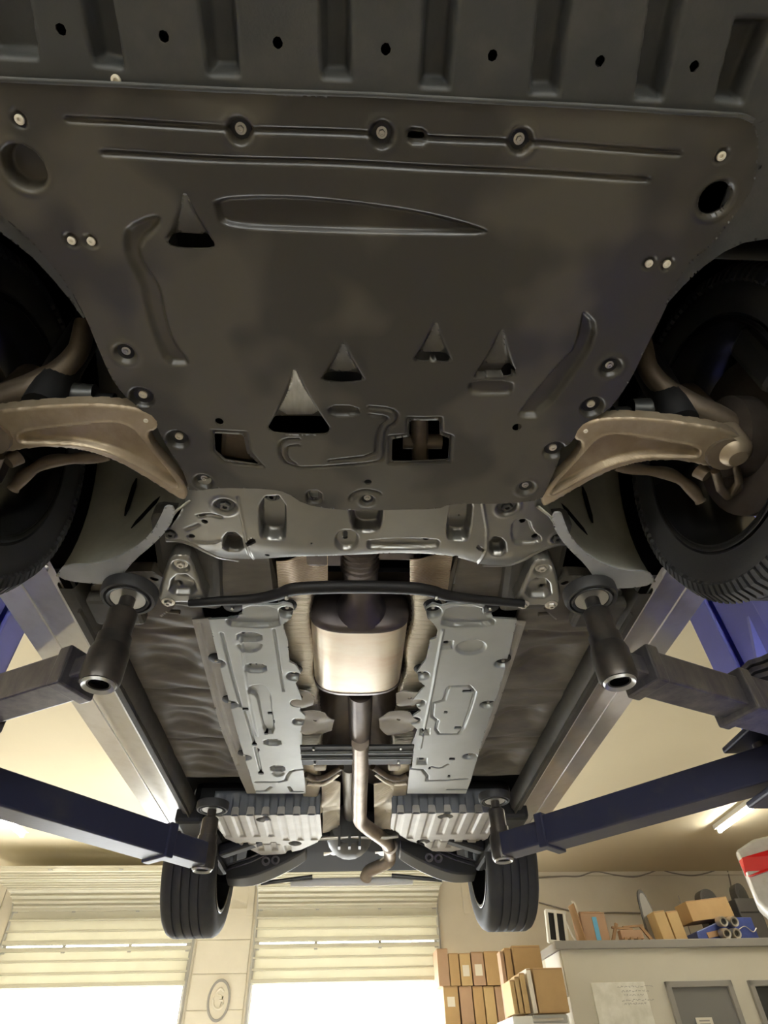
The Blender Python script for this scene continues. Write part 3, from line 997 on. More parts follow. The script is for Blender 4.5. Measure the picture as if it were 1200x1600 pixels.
# ---------------------------------------------------------------- control arms
AZ = lambda x: ZT + .004 - .10 * (abs(x) - .38)
def Ta(u, v):
    z = ZT
    for _ in range(4):
        p = onz(u, v, z); z = AZ(p[0])
    return p[:2]
ao = np.array([Ta(u, v) for u, v in [(-55, 662), (-20, 645), (40, 638), (120, 632), (180, 634), (222, 641), (240, 650), (248, 664), (242, 674), (233, 674), (231, 690), (248, 714), (272, 738),
                                     (290, 760), (293, 774), (287, 784), (268, 773), (228, 747), (180, 720), (130, 704), (80, 699), (40, 702), (10, 708), (-25, 706), (-55, 695)]])
ao = chaikin(ao, 1)
pk = chaikin(np.array([Ta(u, v) for u, v in [(26, 684), (30, 676), (60, 670), (140, 661), (182, 659), (206, 667), (222, 685), (243, 712), (276, 750), (282, 765), (262, 755), (225, 732), (178, 709), (130, 696), (60, 693), (32, 693)]]), 1)
for s in (-1, 1):
    A, K = (ao, pk) if s < 0 else (mir(ao), mir(pk))
    R_ = Relief()
    R_.region(K, .016, .007)
    R_.groove(K, .0045, -.003, True)
    R_.fun(lambda X, Y: -.10 * (np.abs(X) - .38))
    arm = cs('control_arm', A, [], R_, M['alu'], None, .0026, ZT + .004, .022, edge_round=.006)
    p = Ta(228, 657) * np.array([-s, 1]) if s > 0 else Ta(228, 657)
    link_mesh('rivet', BM['pale'], arm, (p[0], p[1], AZ(p[0]) + .001), None, (.7, .7, .7))
    # ball joint boss at the wheel end
    q = Ta(-30, 680) * (np.array([-1, 1]) if s > 0 else 1)
    cpart(MB().lathe([(0, -.022), (.018, -.022), (.030, -.012), (.036, .0), (.036, .05), (0, .05)], (q[0], q[1], AZ(q[0])), n=24).build('ball_joint', M['alu'], None, smooth=40), arm)

# stabiliser links, tie rods, knuckles: left side by photo points, right side mirrored in plan
def sided(s, pts, z):
    r = []
    for (u, v), zz in zip(pts, z if isinstance(z, (list, tuple)) else [z] * len(pts)):
        p = onz(u, v, zz)
        r.append((p[0] if s < 0 else -p[0], p[1], zz))
    return r
for s in (-1, 1):
    pth = catmull(sided(s, [(132, 505), (122, 548), (92, 580), (48, 603), (-5, 622), (-40, 640)], [ZT + .20, ZT + .15, ZT + .11, ZT + .075, ZT + .05, ZT + .03]), 6)
    n = len(pth)
    cb(MB().tube(pth, [.022 + .006 * math.sin(i / n * 3) for i in range(n)], 14, sx=.8), 'tension_link', M['alu_dull'], smooth=60)
    a = sided(s, [(180, 627), (60, 622)], [ZT + .09, ZT + .09])
    cb(MB().cyl(a[0], a[1], .016), 'tie_rod', M['black'], smooth=50)
    a = sided(s, [(150, 618), (118, 618)], [ZT + .09, ZT + .09])
    cb(MB().tube([a[0], a[1]], [.022, .026], 16), 'rack_boot', M['boltd'], smooth=50)
    pth = catmull(sided(s, [(170, 712), (125, 716), (75, 722), (40, 742), (20, 765)], [ZT + .05, ZT + .04, ZT + .03, ZT + .01, ZT - .01]), 5)
    cb(MB().tube(pth, [.010 + .004 * abs(math.sin(i * .5)) for i in range(len(pth))], 12), 'brake_hose_bracket', M['alu_dull'], smooth=60)
    cb(MB().tube(sided(s, [(28, 712), (12, 722)], [ZT + .0, ZT - .02]), [.018, .014], 14), 'stabiliser_stud', M['alu_dull'], smooth=50)

# ---------------------------------------------------------------- front wheels
def tyre(s, xc, yc, zc, R, w, rr, nm, treads):
    """road wheel with its axle along x; s = outward side"""
    prof = []
    h = w / 2
    # from inner bead round the tread to the outer bead
    pr_ = [(rr, -h * .78), (rr + .012, -h * .92), (R - .055, -h * 1.0), (R - .026, -h * .97), (R - .010, -h * .88), (R, -h * .72),
           (R + .002, 0), (R, h * .72), (R - .010, h * .88), (R - .026, h * .97), (R - .055, h), (rr + .012, h * .92), (rr, h * .78)]
    cut = []
    for k in range(4):
        g = (-.48 + .32 * k) * h
        cut.append(g)
    pts = [p for p in pr_ if p[1] < -h * .7]
    for g in cut:
        pts += [(R + .001, g - .006), (R - .007, g - .004), (R - .007, g + .004), (R + .001, g + .006)]
    pts += [p for p in pr_ if p[1] > h * .7]
    b = MB().lathe(pts, (xc, yc, zc), (1, 0, 0), 96)
    ty = cb(b, nm, M['rubber'], smooth=35)
    # shoulder blocks
    tb = MB()
    N = treads
    for i in range(N):
        a = 2 * math.pi * i / N
        for sd in (-1, 1):
            for (y0, y1, r0) in ((.74, .99, -.020), ):
                da = 2 * math.pi / N * .30
                vs = []
                for aa in (a - da, a + da):
                    for (rad, hh) in ((R - .034, .995), (R - .014, .93), (R + .004, .74)):
                        for off in (.0, -.008):
                            vs.append((xc + sd * h * hh + sd * (.004 + off if rad < R - .01 else off * 0), yc + (rad + .004 + off) * math.cos(aa + sd * 0), zc + (rad + .004 + off) * math.sin(aa)))
                tb.add(vs, [(0, 2, 8, 6), (2, 4, 10, 8), (0, 1, 3, 2), (2, 3, 5, 4), (6, 8, 9, 7), (8, 10, 11, 9), (0, 6, 7, 1), (4, 5, 11, 10)])
    if N:
        t = cpart(tb.build('tread_blocks', M['rubber'], None), ty)
        tag(t, kind='stuff')
    # rim: barrel, lip, face with spokes at the outer side
    prr = [(rr + .004, -h * .80), (rr + .004, -h * .92), (rr - .008, -h * .93), (rr - .014, -h * .70), (rr - .022, -h * .2), (rr - .022, h * .55), (rr - .008, h * .90), (rr + .004, h * .92), (rr + .004, h * .8)]
    rim = cpart(MB().lathe(prr, (xc, yc, zc), (s, 0, 0), 72).build('rim', M['rim'], None, smooth=40), ty)
    cpart(MB().lathe([(rr - .004, -h * .935), (rr + .003, -h * .945), (rr + .006, -h * .93), (rr + .004, -h * .91)], (xc, yc, zc), (s, 0, 0), 72).build('rim_lip', M['rim'], None, smooth=60), ty)
    sp = MB()
    for k in range(5):
        a = 2 * math.pi * k / 5 + .3
        for da in (-.16, .16):
            p0 = (xc + s * h * .62, yc + .05 * math.cos(a), zc + .05 * math.sin(a))
            p1 = (xc + s * h * .72, yc + (rr - .012) * math.cos(a + da), zc + (rr - .012) * math.sin(a + da))
            sp.beam(p0, p1, .035, .03, up=(1, 0, 0))
    sp.lathe([(0, .0), (.07, .0), (.07, .03), (0, .035)], (xc + s * h * .55, yc, zc), (s, 0, 0), 24)
    cpart(sp.build('spokes', M['rim'], None), ty)
    # brake disc with its hub
    cpart(MB().lathe([(.05, -.07), (.085, -.06), (.085, -.02), (.165, -.02), (.165, .008), (.05, .008)], (xc - s * .01, yc, zc), (s, 0, 0), 40).build('brake_disc', M['rust'], None, smooth=40), ty)
    cpart(MB().lathe([(0, -.11), (.045, -.11), (.055, -.08), (.055, .02), (0, .02)], (xc - s * .01, yc, zc), (s, 0, 0), 24).build('hub', M['alu_dull'], None, smooth=40), ty)
    return ty
FWX, FWY, FWZ = .815, .725, CZ + .965
for s in (-1, 1):
    ty = tyre(s, s * FWX, FWY, FWZ, .338, .235, .235, 'front_wheel', 104)
    # knuckle and caliper
    b = MB()
    b.tube([(s * .70, FWY - .02, ZT - .04), (s * .715, FWY, ZT + .06), (s * .72, FWY + .01, ZT + .20)], [.034, .05, .04], 14)
    cb(b, 'knuckle', M['alu_dull'], smooth=50)
    b = MB().box((s * .80, FWY - .15, FWZ + .06), (.09, .07, .16), 0)
    cb(b, 'brake_caliper', M['boltd'], bevel=.015)
    b = MB()
    b.tube([(s * .705, FWY + .03, ZT - .03), (s * .735, FWY + .075, ZT - .035), (s * .765, FWY + .10, ZT - .03)], .009, 10)
    b.tube([(s * .725, FWY - .01, ZT - .03), (s * .76, FWY + .05, ZT - .04), (s * .765, FWY + .10, ZT - .03), (s * .80, FWY + .06, ZT - .02)], .008, 10)
    cb(b, 'knuckle_web', M['alu_dull'], smooth=50)
    cb(MB().cyl((s * .62, FWY - .05, ZT + .02), (s * .60, FWY - .10, ZT + .62), .034), 'shock_absorber', M['black'], smooth=50)

# ---------------------------------------------------------------- wheel housings
def liner(s):
    """plastic wheel housing swept round the wheel; lower edge runs diagonally outwards"""
    lo = [T(296, 782), T(272, 800), T(250, 832), T(215, 862), T(170, 884), T(120, 897), T(88, 900)]
    lo = np.array(lo)
    yc, zc = .735, ZT + .16
    rows = []
    for a in np.linspace(0, 1, 22):
        row = []
        for p in lo:
            R0 = math.hypot(p[1] - yc, ZT - zc)
            a0 = math.atan2(ZT - zc, p[1] - yc)
            ang = a0 + a * (math.radians(112) - a0)
            R = R0 + .05 * a * (1 - .7 * a)
            x = abs(p[0]) + .02 * math.sin(a * 3)
            row.append((s * x, yc + R * math.cos(ang), zc + R * math.sin(ang)))
        rows.append(row)
    lin = cb(MB().grid(rows), 'wheel_liner', M['liner'], smooth=60, thick=.004)
    # near-black strips paint in the shade of slits in the rear face
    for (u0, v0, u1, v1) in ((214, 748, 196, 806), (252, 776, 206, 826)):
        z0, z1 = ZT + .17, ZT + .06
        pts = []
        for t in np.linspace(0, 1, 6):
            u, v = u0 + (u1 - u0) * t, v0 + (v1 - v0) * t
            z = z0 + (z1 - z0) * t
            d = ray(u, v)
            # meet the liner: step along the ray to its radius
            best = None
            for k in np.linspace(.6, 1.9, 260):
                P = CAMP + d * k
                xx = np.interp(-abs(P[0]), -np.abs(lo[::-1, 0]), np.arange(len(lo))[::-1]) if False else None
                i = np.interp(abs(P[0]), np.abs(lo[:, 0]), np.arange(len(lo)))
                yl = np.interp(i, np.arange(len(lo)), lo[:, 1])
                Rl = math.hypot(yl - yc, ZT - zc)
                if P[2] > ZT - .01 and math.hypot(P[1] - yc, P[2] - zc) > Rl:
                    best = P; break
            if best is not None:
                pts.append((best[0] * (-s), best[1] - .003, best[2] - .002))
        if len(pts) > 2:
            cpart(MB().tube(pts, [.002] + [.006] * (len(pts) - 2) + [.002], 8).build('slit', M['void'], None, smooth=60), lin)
    return lin
for s in (-1, 1):
    rows = [[(s * x, .735 + (.395 + .0 * x) * math.cos(t), ZT + .16 + .395 * math.sin(t)) for x in (.48, .60, .75, .90)] for t in np.linspace(math.radians(108), math.radians(198), 14)]
    cb(MB().grid(rows), 'front_arch_liner', M['black'], smooth=60, thick=.004)  # front of the liner coloured black for the wheel-well shade
    lin = liner(s)
    fl = P2([(258, 790), (273, 793), (271, 812), (256, 834), (237, 853), (211, 874), (190, 900), (174, 914), (107, 909), (88, 899), (100, 883), (149, 883), (203, 863), (238, 832), (252, 805)], ZT - .002, 1)
    if s > 0: fl = mir(fl)
    cs('wheel_deflector', fl, [], None, M['flange'], None, .004, ZT - .002, .005)

# ---------------------------------------------------------------- engine bay and floor behind everything (closes out light; shade painted near-black)
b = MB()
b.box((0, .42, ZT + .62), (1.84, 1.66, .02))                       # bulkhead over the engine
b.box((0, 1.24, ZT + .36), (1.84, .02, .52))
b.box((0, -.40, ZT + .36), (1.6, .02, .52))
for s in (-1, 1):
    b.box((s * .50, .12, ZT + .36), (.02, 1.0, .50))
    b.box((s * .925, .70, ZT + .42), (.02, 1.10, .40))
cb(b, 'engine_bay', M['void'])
# engine and gearbox underside seen faintly through the scoops
b = MB(); b.box((0, .45, ZT + .25), (.74, .62, .22)); b.box((-.22, .62, ZT + .16), (.22, .24, .12))
cb(b, 'engine_sump', M['boltd'], bevel=.03)

# ---------------------------------------------------------------- floor: pans, covers, tunnel
ZF = ZT + .03
def P3(pts, z, it=0, closed=True): return P2(pts, z, it, closed)
def floor_pan(s):
    R = Relief()
    ph = 0.0 if s < 0 else 1.7
    def und(X, Y):
        q = np.abs(X)
        z = .004 * np.sin(Y * 15 + ph) * np.exp(-((q - .60) / .13) ** 2) + .002 * np.sin(Y * 31 + q * 9 + ph)
        for yc in (1.66, 2.06, 2.42):
            z += .022 * np.exp(-(((Y - yc) / .085) ** 4) - ((q - .60) / .075) ** 4)
        for yc in (1.50, 1.86, 2.24):
            z += .010 * np.exp(-((Y - yc) / .010) ** 2)
        z += .004 * np.sin(Y * 83 + q * 31) * np.exp(-((q - .60) / .09) ** 2)
        z -= .018 * sstep((1.36 - Y) / .05)
        z += np.clip(Y - 2.60, 0, 1) * .4
        return z
    R.fun(und)
    o = np.array([(.24, 1.06), (.46, 1.06), (.52, 1.17), (.71, 1.29), (.745, 1.34), (.745, 2.74), (.45, 2.74), (.45, 1.32), (.24, 1.30)])
    if s < 0: o = mir(o)
    hs = [circ((s * a, b_), r, 14) for a, b_, r in ((.505, 1.30, .008), (.485, 1.42, .006), (.56, 1.225, .012), (.50, 1.50, .004))]
    return cs('floor_pan', o, hs, R, M['floorpan'], None, .006, ZF + .045, .004)
for s in (-1, 1):
    floor_pan(s)
    # swage lip where pan meets the front cross member
    cb(MB().tube([(s * .50, 1.365, ZF + .016), (s * .60, 1.372, ZF + .030), (s * .72, 1.375, ZF + .014)], .006, 8), 'pan_seam', M['floorpan'], smooth=60)

def clip_slot(R, holes, p, w=.022, h=.018):
    R.dimple(p, w, .012, .008, ry=h)

def floor_cover(s):
    R = Relief(); hs = []
    bolts = []
    F = lambda pts, it=0, closed=True: P2(pts, ZF, it, closed)
    if s < 0:
        o = F([(326, 968), (377, 966), (379, 945), (432, 945), (442, 943), (456, 945), (461, 955), (455, 966), (442, 974), (446, 990), (450, 1002), (449, 1010), (452, 1034), (462, 1040),
               (470, 1052), (466, 1063), (462, 1066), (465, 1076), (470, 1090), (472, 1102), (468, 1110), (476, 1120), (474, 1132), (470, 1136), (472, 1148), (471, 1190), (474, 1201), (478, 1240), (330, 1240),
               (398, 1236), (394, 1222), (372, 1150), (348, 1058)])
        o = F([(326, 968), (377, 966), (379, 945), (432, 945), (442, 942), (456, 945), (461, 955), (455, 966), (442, 976), (446, 990), (450, 1002), (452, 1034), (463, 1040),
               (470, 1052), (466, 1063), (462, 1068), (470, 1088), (473, 1100), (468, 1110), (477, 1119), (475, 1131), (470, 1137), (472, 1150), (471, 1190), (474, 1201), (478, 1240),
               (400, 1240), (394, 1222), (372, 1150), (348, 1058)])
        R.region(F([(353, 967), (376, 966), (378, 947), (432, 947), (437, 966), (438, 981), (362, 980), (354, 974)], 1), .014, .0035)
        R.region(F([(346, 948), (378, 947), (378, 966), (346, 966)], 0), .012, .006)
        for (u0, v0, u1, v1) in ((369, 988, 408, 1003), (381, 1037, 416, 1051), (411, 1155, 438, 1165), (421, 1196, 444, 1206)):
            R.region(F([(u0, v0), (u1, v0), (u1 + 2, v1), (u0 + 2, v1)], 1), .013, .003)
            um, vm = (u0 + u1) / 2 + 1, (v0 + v1) / 2 - 1
            q = (u1 - u0) * .28
            for sg_ in (-1, 1):
                hs.append(F([(um + sg_ * q - 4, vm - 3), (um + sg_ * q + 4, vm - 3), (um + sg_ * q + 1, vm + 4)]))
            hs.append(F([(um - 1.3, vm - 1.3), (um + 1.3, vm - 1.3), (um + 1.3, vm + 1.6), (um - 1.3, vm + 1.6)]))
        R.region(F([(369, 1005), (411, 1004), (409, 1013), (398, 1020), (383, 1020), (373, 1014)], 1), .008, .004)
        R.region(F([(422, 1206), (446, 1206), (442, 1213), (430, 1215)], 1), .008, .004)
        R.groove(F([(346, 990), (356, 1030), (372, 1090), (376, 1104)], 0, False), .0065, .011)
        R.groove(F([(383, 1112), (397, 1160)], 0, False), .0065, .011)
        R.groove(F([(399, 1168), (408, 1208)], 0, False), .0065, .011)
        R.groove(F([(376, 1000), (386, 1070), (392, 1108), (402, 1150)], 0, False), .005, -.006)
        R.groove(F([(428, 984), (443, 1080)], 0, False), .005, .008)
        R.region(F([(385, 1077), (394, 1070), (412, 1069), (423, 1082), (425, 1110), (430, 1147), (412, 1147), (404, 1104), (400, 1087), (388, 1083)], 1), .013, .0035)
        for u, v, w in ((383, 1108, 10), (397, 1163, 8), (407, 1208, 9), (421, 1120, 8), (415, 1146, 6), (427, 1127, 4), (402, 1172, 2)):
            hs.append(F([(u - w / 2, v - 2.5), (u + w / 2, v - 2.5), (u + w / 2 + 1, v + 2), (u - w / 2 + 1, v + 2)]))
        R.groove(F([(400, 1222), (446, 1222), (449, 1212), (456, 1204), (476, 1202)], 1, False), .008, .013)
        R.groove(F([(390, 1237), (415, 1236), (423, 1230)], 0, False), .008, .013)
        R.groove(F([(452, 1230), (456, 1237), (472, 1237)], 0, False), .008, .013)
        outer = [(337, 1037), (358, 1101), (381, 1184)]
        inner = [(448, 954), (459, 1054), (464, 1096), (467, 1125)]
        extra = [(363, 952)]
    else:
        o = F([(808, 968), (770, 966), (756, 944), (700, 944), (690, 947), (676, 943), (664, 952), (668, 966), (678, 975), (684, 985), (682, 997), (672, 1000), (666, 1030), (660, 1038), (650, 1052), (655, 1065), (664, 1072), (655, 1082),
               (645, 1094), (650, 1104), (658, 1110), (646, 1118), (640, 1128), (645, 1134), (652, 1140), (648, 1150), (640, 1168), (646, 1172), (644, 1198), (640, 1202), (636, 1240),
               (728, 1240), (735, 1222), (756, 1150), (786, 1058)])
        R.region(F([(690, 968), (690, 980), (770, 979), (776, 968), (756, 965), (755, 947), (700, 947)], 1), .014, .0035)
        R.region(F([(756, 947), (778, 948), (776, 966), (755, 966)], 0), .012, .006)
        R.region(F([(690, 1002), (709, 1001), (707, 1014), (688, 1015)], 0), .010, .004)
        hs.append(F([(694, 1005), (702, 1005), (701, 1010), (693, 1010)]))
        R.dimple(T(736, 1012, ZF), .046, .009, .005, ry=.042)
        lid = F([(703, 1073), (733, 1072), (742, 1082), (735, 1108), (724, 1138), (716, 1147), (686, 1147), (681, 1140), (684, 1127), (675, 1120), (677, 1099), (694, 1094), (699, 1078)], 0)
        R.groove(lid, .0065, .011, True)
        for u, v, w in ((730, 1080, 14), (697, 1113, 6), (716, 1137, 11), (707, 1186, 9), (702, 1213, 4), (672, 1200, 3)):
            hs.append(F([(u - w / 2, v - 2), (u + w / 2, v - 2), (u + w / 2 - 1, v + 2), (u - w / 2 - 1, v + 2)]))
        for u, v in ((664, 1143), (660, 1189)):
            R.region(F([(u - 8, v - 5), (u + 8, v - 5), (u + 7, v + 6), (u - 9, v + 6)], 0), .010, .004)
            hs.append(F([(u - 5, v - 3), (u + 2, v - 3), (u + 2, v + 2), (u - 5, v + 2)]))
        R.groove(F([(675, 1198), (688, 1201), (700, 1194)], 1, False), .006, .010)
        R.groove(F([(692, 984), (675, 1080), (656, 1170)], 0, False), .005, -.007)
        R.groove(F([(640, 1201), (660, 1203), (668, 1213), (667, 1220), (700, 1219), (730, 1217)], 0, False), .008, .013)
        R.groove(F([(700, 1234), (728, 1234)], 0, False), .008, .014)
        outer = [(787, 1037), (763, 1101), (734, 1182)]
        inner = [(677, 954), (660, 1053), (654, 1096), (647, 1123)]
        extra = [(766, 953)]
    for u, v in outer: R.dimple(T(u, v, ZF), .030, .020, .008, ry=.028)
    for u, v in inner: R.dimple(T(u, v + 3, ZF), .024, .020, .008, ry=.028)
    cov = cs('floor_cover', o, hs, R, M['panel'], None, .003, ZF, .006)
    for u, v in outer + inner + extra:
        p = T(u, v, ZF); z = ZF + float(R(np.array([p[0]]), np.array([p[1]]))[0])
        cpart(MB().lathe([(0, .0), (.026, .0), (.026, -.004), (.012, -.008), (0, -.008)], (p[0], p[1], z + .001), n=16).build('bolt_disc', M['black'], None, smooth=40), cov)  # black disc puts the shade of the bolt recess into colour
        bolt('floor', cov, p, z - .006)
    return cov
for s in (-1, 1):
    floor_cover(s)
    o = P2([(300, 968), (330, 966), (352, 1058), (376, 1150), (398, 1222), (404, 1240), (386, 1240), (376, 1218), (345, 1140), (318, 1040)], ZF + .030)
    R = Relief(); R.groove(P2([(312, 975), (340, 1090), (372, 1195)], ZF + .030, 0, False) * (1 if s < 0 else np.array([-1, 1])), .010, .006)
    cs('floor_flange', o if s < 0 else mir(o), [], R, M['flangep'], None, .004, ZF + .030, .004)

# tunnel with its foil heat shields
def tunnel_shield(s):
    prof = [(.232, .064), (.185, .062), (.150, .064), (.142, .085), (.132, .14), (.10, .185), (.045, .205), (0, .208)]
    prof = catmull([(x, 0, z) for x, _, z in [(a, 0, b_) for a, b_ in prof]], 4)
    rows = []
    for y in np.arange(1.02, 3.02, .012):
        row = []
        w = 1 + .10 * math.sin((y - 1.2) * 5.1) * (1 if y > 1.9 else 0) + .04 * math.sin(y * 23)
        for k, (x, _, z) in enumerate(prof):
            rib = .0018 * (1 if int(y / .012) % 2 else -1) if z < .15 else 0
            xx = x if x > .17 else x * w
            row.append((s * (xx + rib * (0 if z < .07 else 1)), y, ZT + z - rib * (1 if z < .07 else 0)))
        rows.append(row)
    k0 = 12
    cb(MB().grid([r[k0:] for r in rows]), 'tunnel_lining', M['lining'], smooth=60, thick=.002)
    return cb(MB().grid([r[:k0 + 1] for r in rows if r[0][1] > 1.29]), 'tunnel_heat_shield', M['shield'], smooth=60, thick=.002)
for s in (-1, 1):
    ts = tunnel_shield(s)
    # crumpled foil tabs along the flange
    for (u, v, w, h) in ((492, 1138, .075, .10), (470, 1100, .05, .06)) if s < 0 else ((622, 1138, .075, .10), (640, 1100, .05, .06)):
        p = T(u, v, ZT + .02)
        R = Relief(); R.fun(lambda X, Y: .005 * np.sin(X * 40 + Y * 30) + .003 * np.sin(Y * 60))
        o = chaikin(np.array([(p[0] - w, p[1] - h), (p[0] + w, p[1] - h * .8), (p[0] + w * .7, p[1] + h), (p[0] - w * .8, p[1] + h * .8)]), 1)
        t = sheet('foil_tab', o, [circ((p[0], p[1] - h * .3), .007, 12)], R, M['flangep'], None, .004, ZT + .035, .003)
        cpart(t, ts)

# front of the tunnel: ribbed foil either side of the flex pipe
for s in (-1, 1):
    pts = [(432, 872), (512, 866), (512, 925), (436, 925)] if s < 0 else [(640, 868), (708, 872), (700, 925), (640, 925)]
    o = P2(pts, ZT + .06)
    R = Relief(); R.fun(lambda X, Y: .0 * np.sin((Y + X * .25 * s) * 560) + .012 * np.sin(X * 38))
    cs('foil_apron', o, [], R, M['foilbrown'], None, .0028, ZT + .06, .003)
b = MB(); b.box((.0, 1.10, ZT + .115), (.30, .16, .07)); b.box((-.01, 1.06, ZT + .075), (.26, .05, .03))
cb(b, 'exhaust_flange', M['black'], bevel=.012)
b = MB(); b.tube([(-.01, 1.05, ZT + .10), (-.01, 1.16, ZT + .085), (-.005, 1.26, ZT + .075)], [.05, .048, .045], 20)
for k in range(8): b.lathe([(.047, 0), (.053, .006), (.047, .012)], (-.01, 1.07 + k * .018, ZT + .098 - k * .002), (0, 1, -.1), 20)
cb(b, 'flex_pipe', M['steel_dark'], smooth=50)
b = MB(); b.box((-.10, 1.14, ZT + .09), (.10, .10, .05)); b.box((.07, 1.13, ZT + .10), (.14, .09, .05))
cb(b, 'exhaust_bracket', M['steel_dark'], bevel=.01)

# ---- cross brace
br = catmull([(*T(u, v, z), z) for u, v, z in ((296, 943, ZT - .008), (345, 939, ZT - .010), (400, 936, ZT - .012), (436, 928, ZT - .016), (456, 921, ZT - .018), (500, 918, ZT - .018), (566, 917, ZT - .018), (640, 919, ZT - .018), (676, 924, ZT - .018), (700, 931, ZT - .016), (760, 938, ZT - .012), (818, 943, ZT - .008))], 5)
nb = len(br)
cb(MB().tube(br, [.0095 + .006 * math.sin(math.pi * i / (nb - 1)) for i in range(nb)], 14, sx=1.15), 'cross_brace', M['brace'], smooth=60)
for u, v in ((448, 933), (682, 933)):
    link_mesh('bolt', BM['floor'], bpy.data.objects['cross_brace'], (*T(u, v, ZT - .03), ZT - .030))

# ---- frame brackets at the ends of the brace
def bracket(s):
    ZB = ZT - .002
    o = P2([(264, 876), (272, 869), (294, 870), (300, 880), (308, 900), (318, 925), (326, 938), (318, 946), (300, 943), (276, 942), (258, 946), (247, 938), (249, 918), (256, 896)], ZB, 1)
    k = P2([(268, 897), (300, 897), (312, 930), (260, 931)], ZB, 1)
    h = [P2([(284, 903), (291, 903), (291, 908), (284, 908)], ZB), P2([(274, 918), (280, 918), (280, 923), (274, 923)], ZB)]
    f = mir if s > 0 else (lambda q: q)
    R = Relief(); R.region(f(k), .018, .010)
    c0 = f(P2([(282, 885)], ZB))[0]
    R.dimple(c0, .024, .010, .010)
    b_ = cs('frame_bracket', f(o), [f(q) for q in h], R, M['subframe'], None, .003, ZB, .045, edge_round=.008)
    for u, v in ((282, 884), (263, 940), (310, 940)):
        p = f(P2([(u, v)], ZB))[0]
        bolt('bigz', b_, p, ZB + (.010 if v < 900 else .002), .9)
for s in (-1, 1):
    bracket(s)
    # chassis rail the bracket is bolted to, and the torque box out to the jacking point
    cb(MB().beam((s * .42, 1.00, ZT + .075), (s * .46, 1.34, ZT + .07), .16, .07), 'chassis_rail', M['pinch'], bevel=.02)
    q = [(s * .33, 1.02, ZT + .06), (s * .27, 1.16, ZT + .06)]
    cb(MB().beam((s * .30, 1.00, ZT + .10), (s * .27, 1.30, ZT + .09), .10, .05), 'rail_gusset', M['floorpan'], bevel=.015)
    R = Relief(); R.fun(lambda X, Y: .02 * np.sin((np.abs(X) - .5) * 9) + .01 * np.cos(Y * 25))
    o = chaikin(np.array([(.50, 1.16), (.60, 1.19), (.70, 1.25), (.745, 1.32), (.70, 1.37), (.50, 1.37)]), 1)
    cs('torque_box', o if s > 0 else mir(o), [circ((s * .535, 1.215), .012, 14)], R, M['floorpan'], None, .006, ZT + .030, .03)

# ---- muffler and exhaust pipe
yf0, yr0 = T(562, 990, ZT + .01)[1], T(562, 1084, ZT + .01)[1]
wl, wr = T(487, 1000, ZT + .06)[0], T(634, 1000, ZT + .06)[0]
mcx, mw, mh = (wl + wr) / 2, (wr - wl) / 2, .078
def se(y, k, zc=ZT + .088, n=48, ex=2.9):
    r = []
    for i in range(n):
        a = 2 * math.pi * i / n
        ca, sa = math.cos(a), math.sin(a)
        r.append((mcx + mw * k * math.copysign(abs(ca) ** (2 / ex), ca), y, zc + mh * (k if k > .5 else k * .9) * math.copysign(abs(sa) ** (2 / ex), sa)))
    return r
b = MB(); b.rings([se(yf0, 1.0), se(yf0 + .004, 1.0), se(yr0 - .012, 1.0), se(yr0, .985)], caps=False)
muf = cb(b, 'muffler', M['steel'], smooth=50)
b = MB(); b.rings([se(yf0 - .001, 1.012), se(yf0 - .010, 1.012), se(yf0 - .016, .97), se(yf0 - .024, .90), se(yf0 - .03, .45)], caps=True)
cpart(b.build('front_end_cap', M['steel_dark'], None, smooth=50), muf)
b = MB(); b.rings([se(yr0 - .002, 1.014), se(yr0 + .010, 1.014), se(yr0 + .016, .96), se(yr0 + .022, .5)], caps=True)
cpart(b.build('rear_end_cap', M['steel_dark'], None, smooth=50), muf)
b = MB(); b.tube([(mcx + .004, yf0 - .15, ZT + .085), (mcx + .004, yf0 - .09, ZT + .082), (mcx + .004, yf0 - .055, ZT + .080), (mcx + .004, yf0 - .02, ZT + .08)], [.040, .042, .058, .075], 28)
cpart(b.build('inlet_cone', M['steel_dark'], None, smooth=50), muf)
pz = ZT + .055
pp = [(u, v) for u, v in ((563, 1080), (563, 1120), (563, 1162))]
b = MB(); b.tube([(*T(u, v, pz), pz) for u, v in pp], [.042, .042, .038], 24)
cb(b, 'exhaust_pipe_front', M['steel_dark'], smooth=50)
pz = ZT + .02
path = catmull([(*T(u, v, pz), pz) for u, v in ((563, 1160), (563, 1200), (562, 1245), (562, 1268), (562, 1280), (570, 1290), (588, 1303), (602, 1314), (608, 1324))] +
               [tuple(ony(609, 1336, 3.58)), tuple(ony(607, 1346, 3.62)), tuple(ony(592, 1354, 3.66)), tuple(ony(577, 1361, 3.70)), tuple(ony(571, 1372, 3.74))], 5)
cb(MB().tube(path, .033, 20), 'exhaust_pipe', M['pipe'], smooth=60)
b = MB(); b.lathe([(.030, -.012), (.040, -.010), (.040, .010), (.030, .012)], (*T(609, 1322, pz), pz), (0, 1, .1), 24)
cb(b, 'pipe_clamp', M['pipe'], smooth=40)
# propeller shaft beside the pipe
cb(MB().cyl((*T(546, 1196, ZT + .10), ZT + .10), (*T(548, 1300, ZT + .12), ZT + .12), .034), 'propeller_shaft', M['tank'], smooth=50)

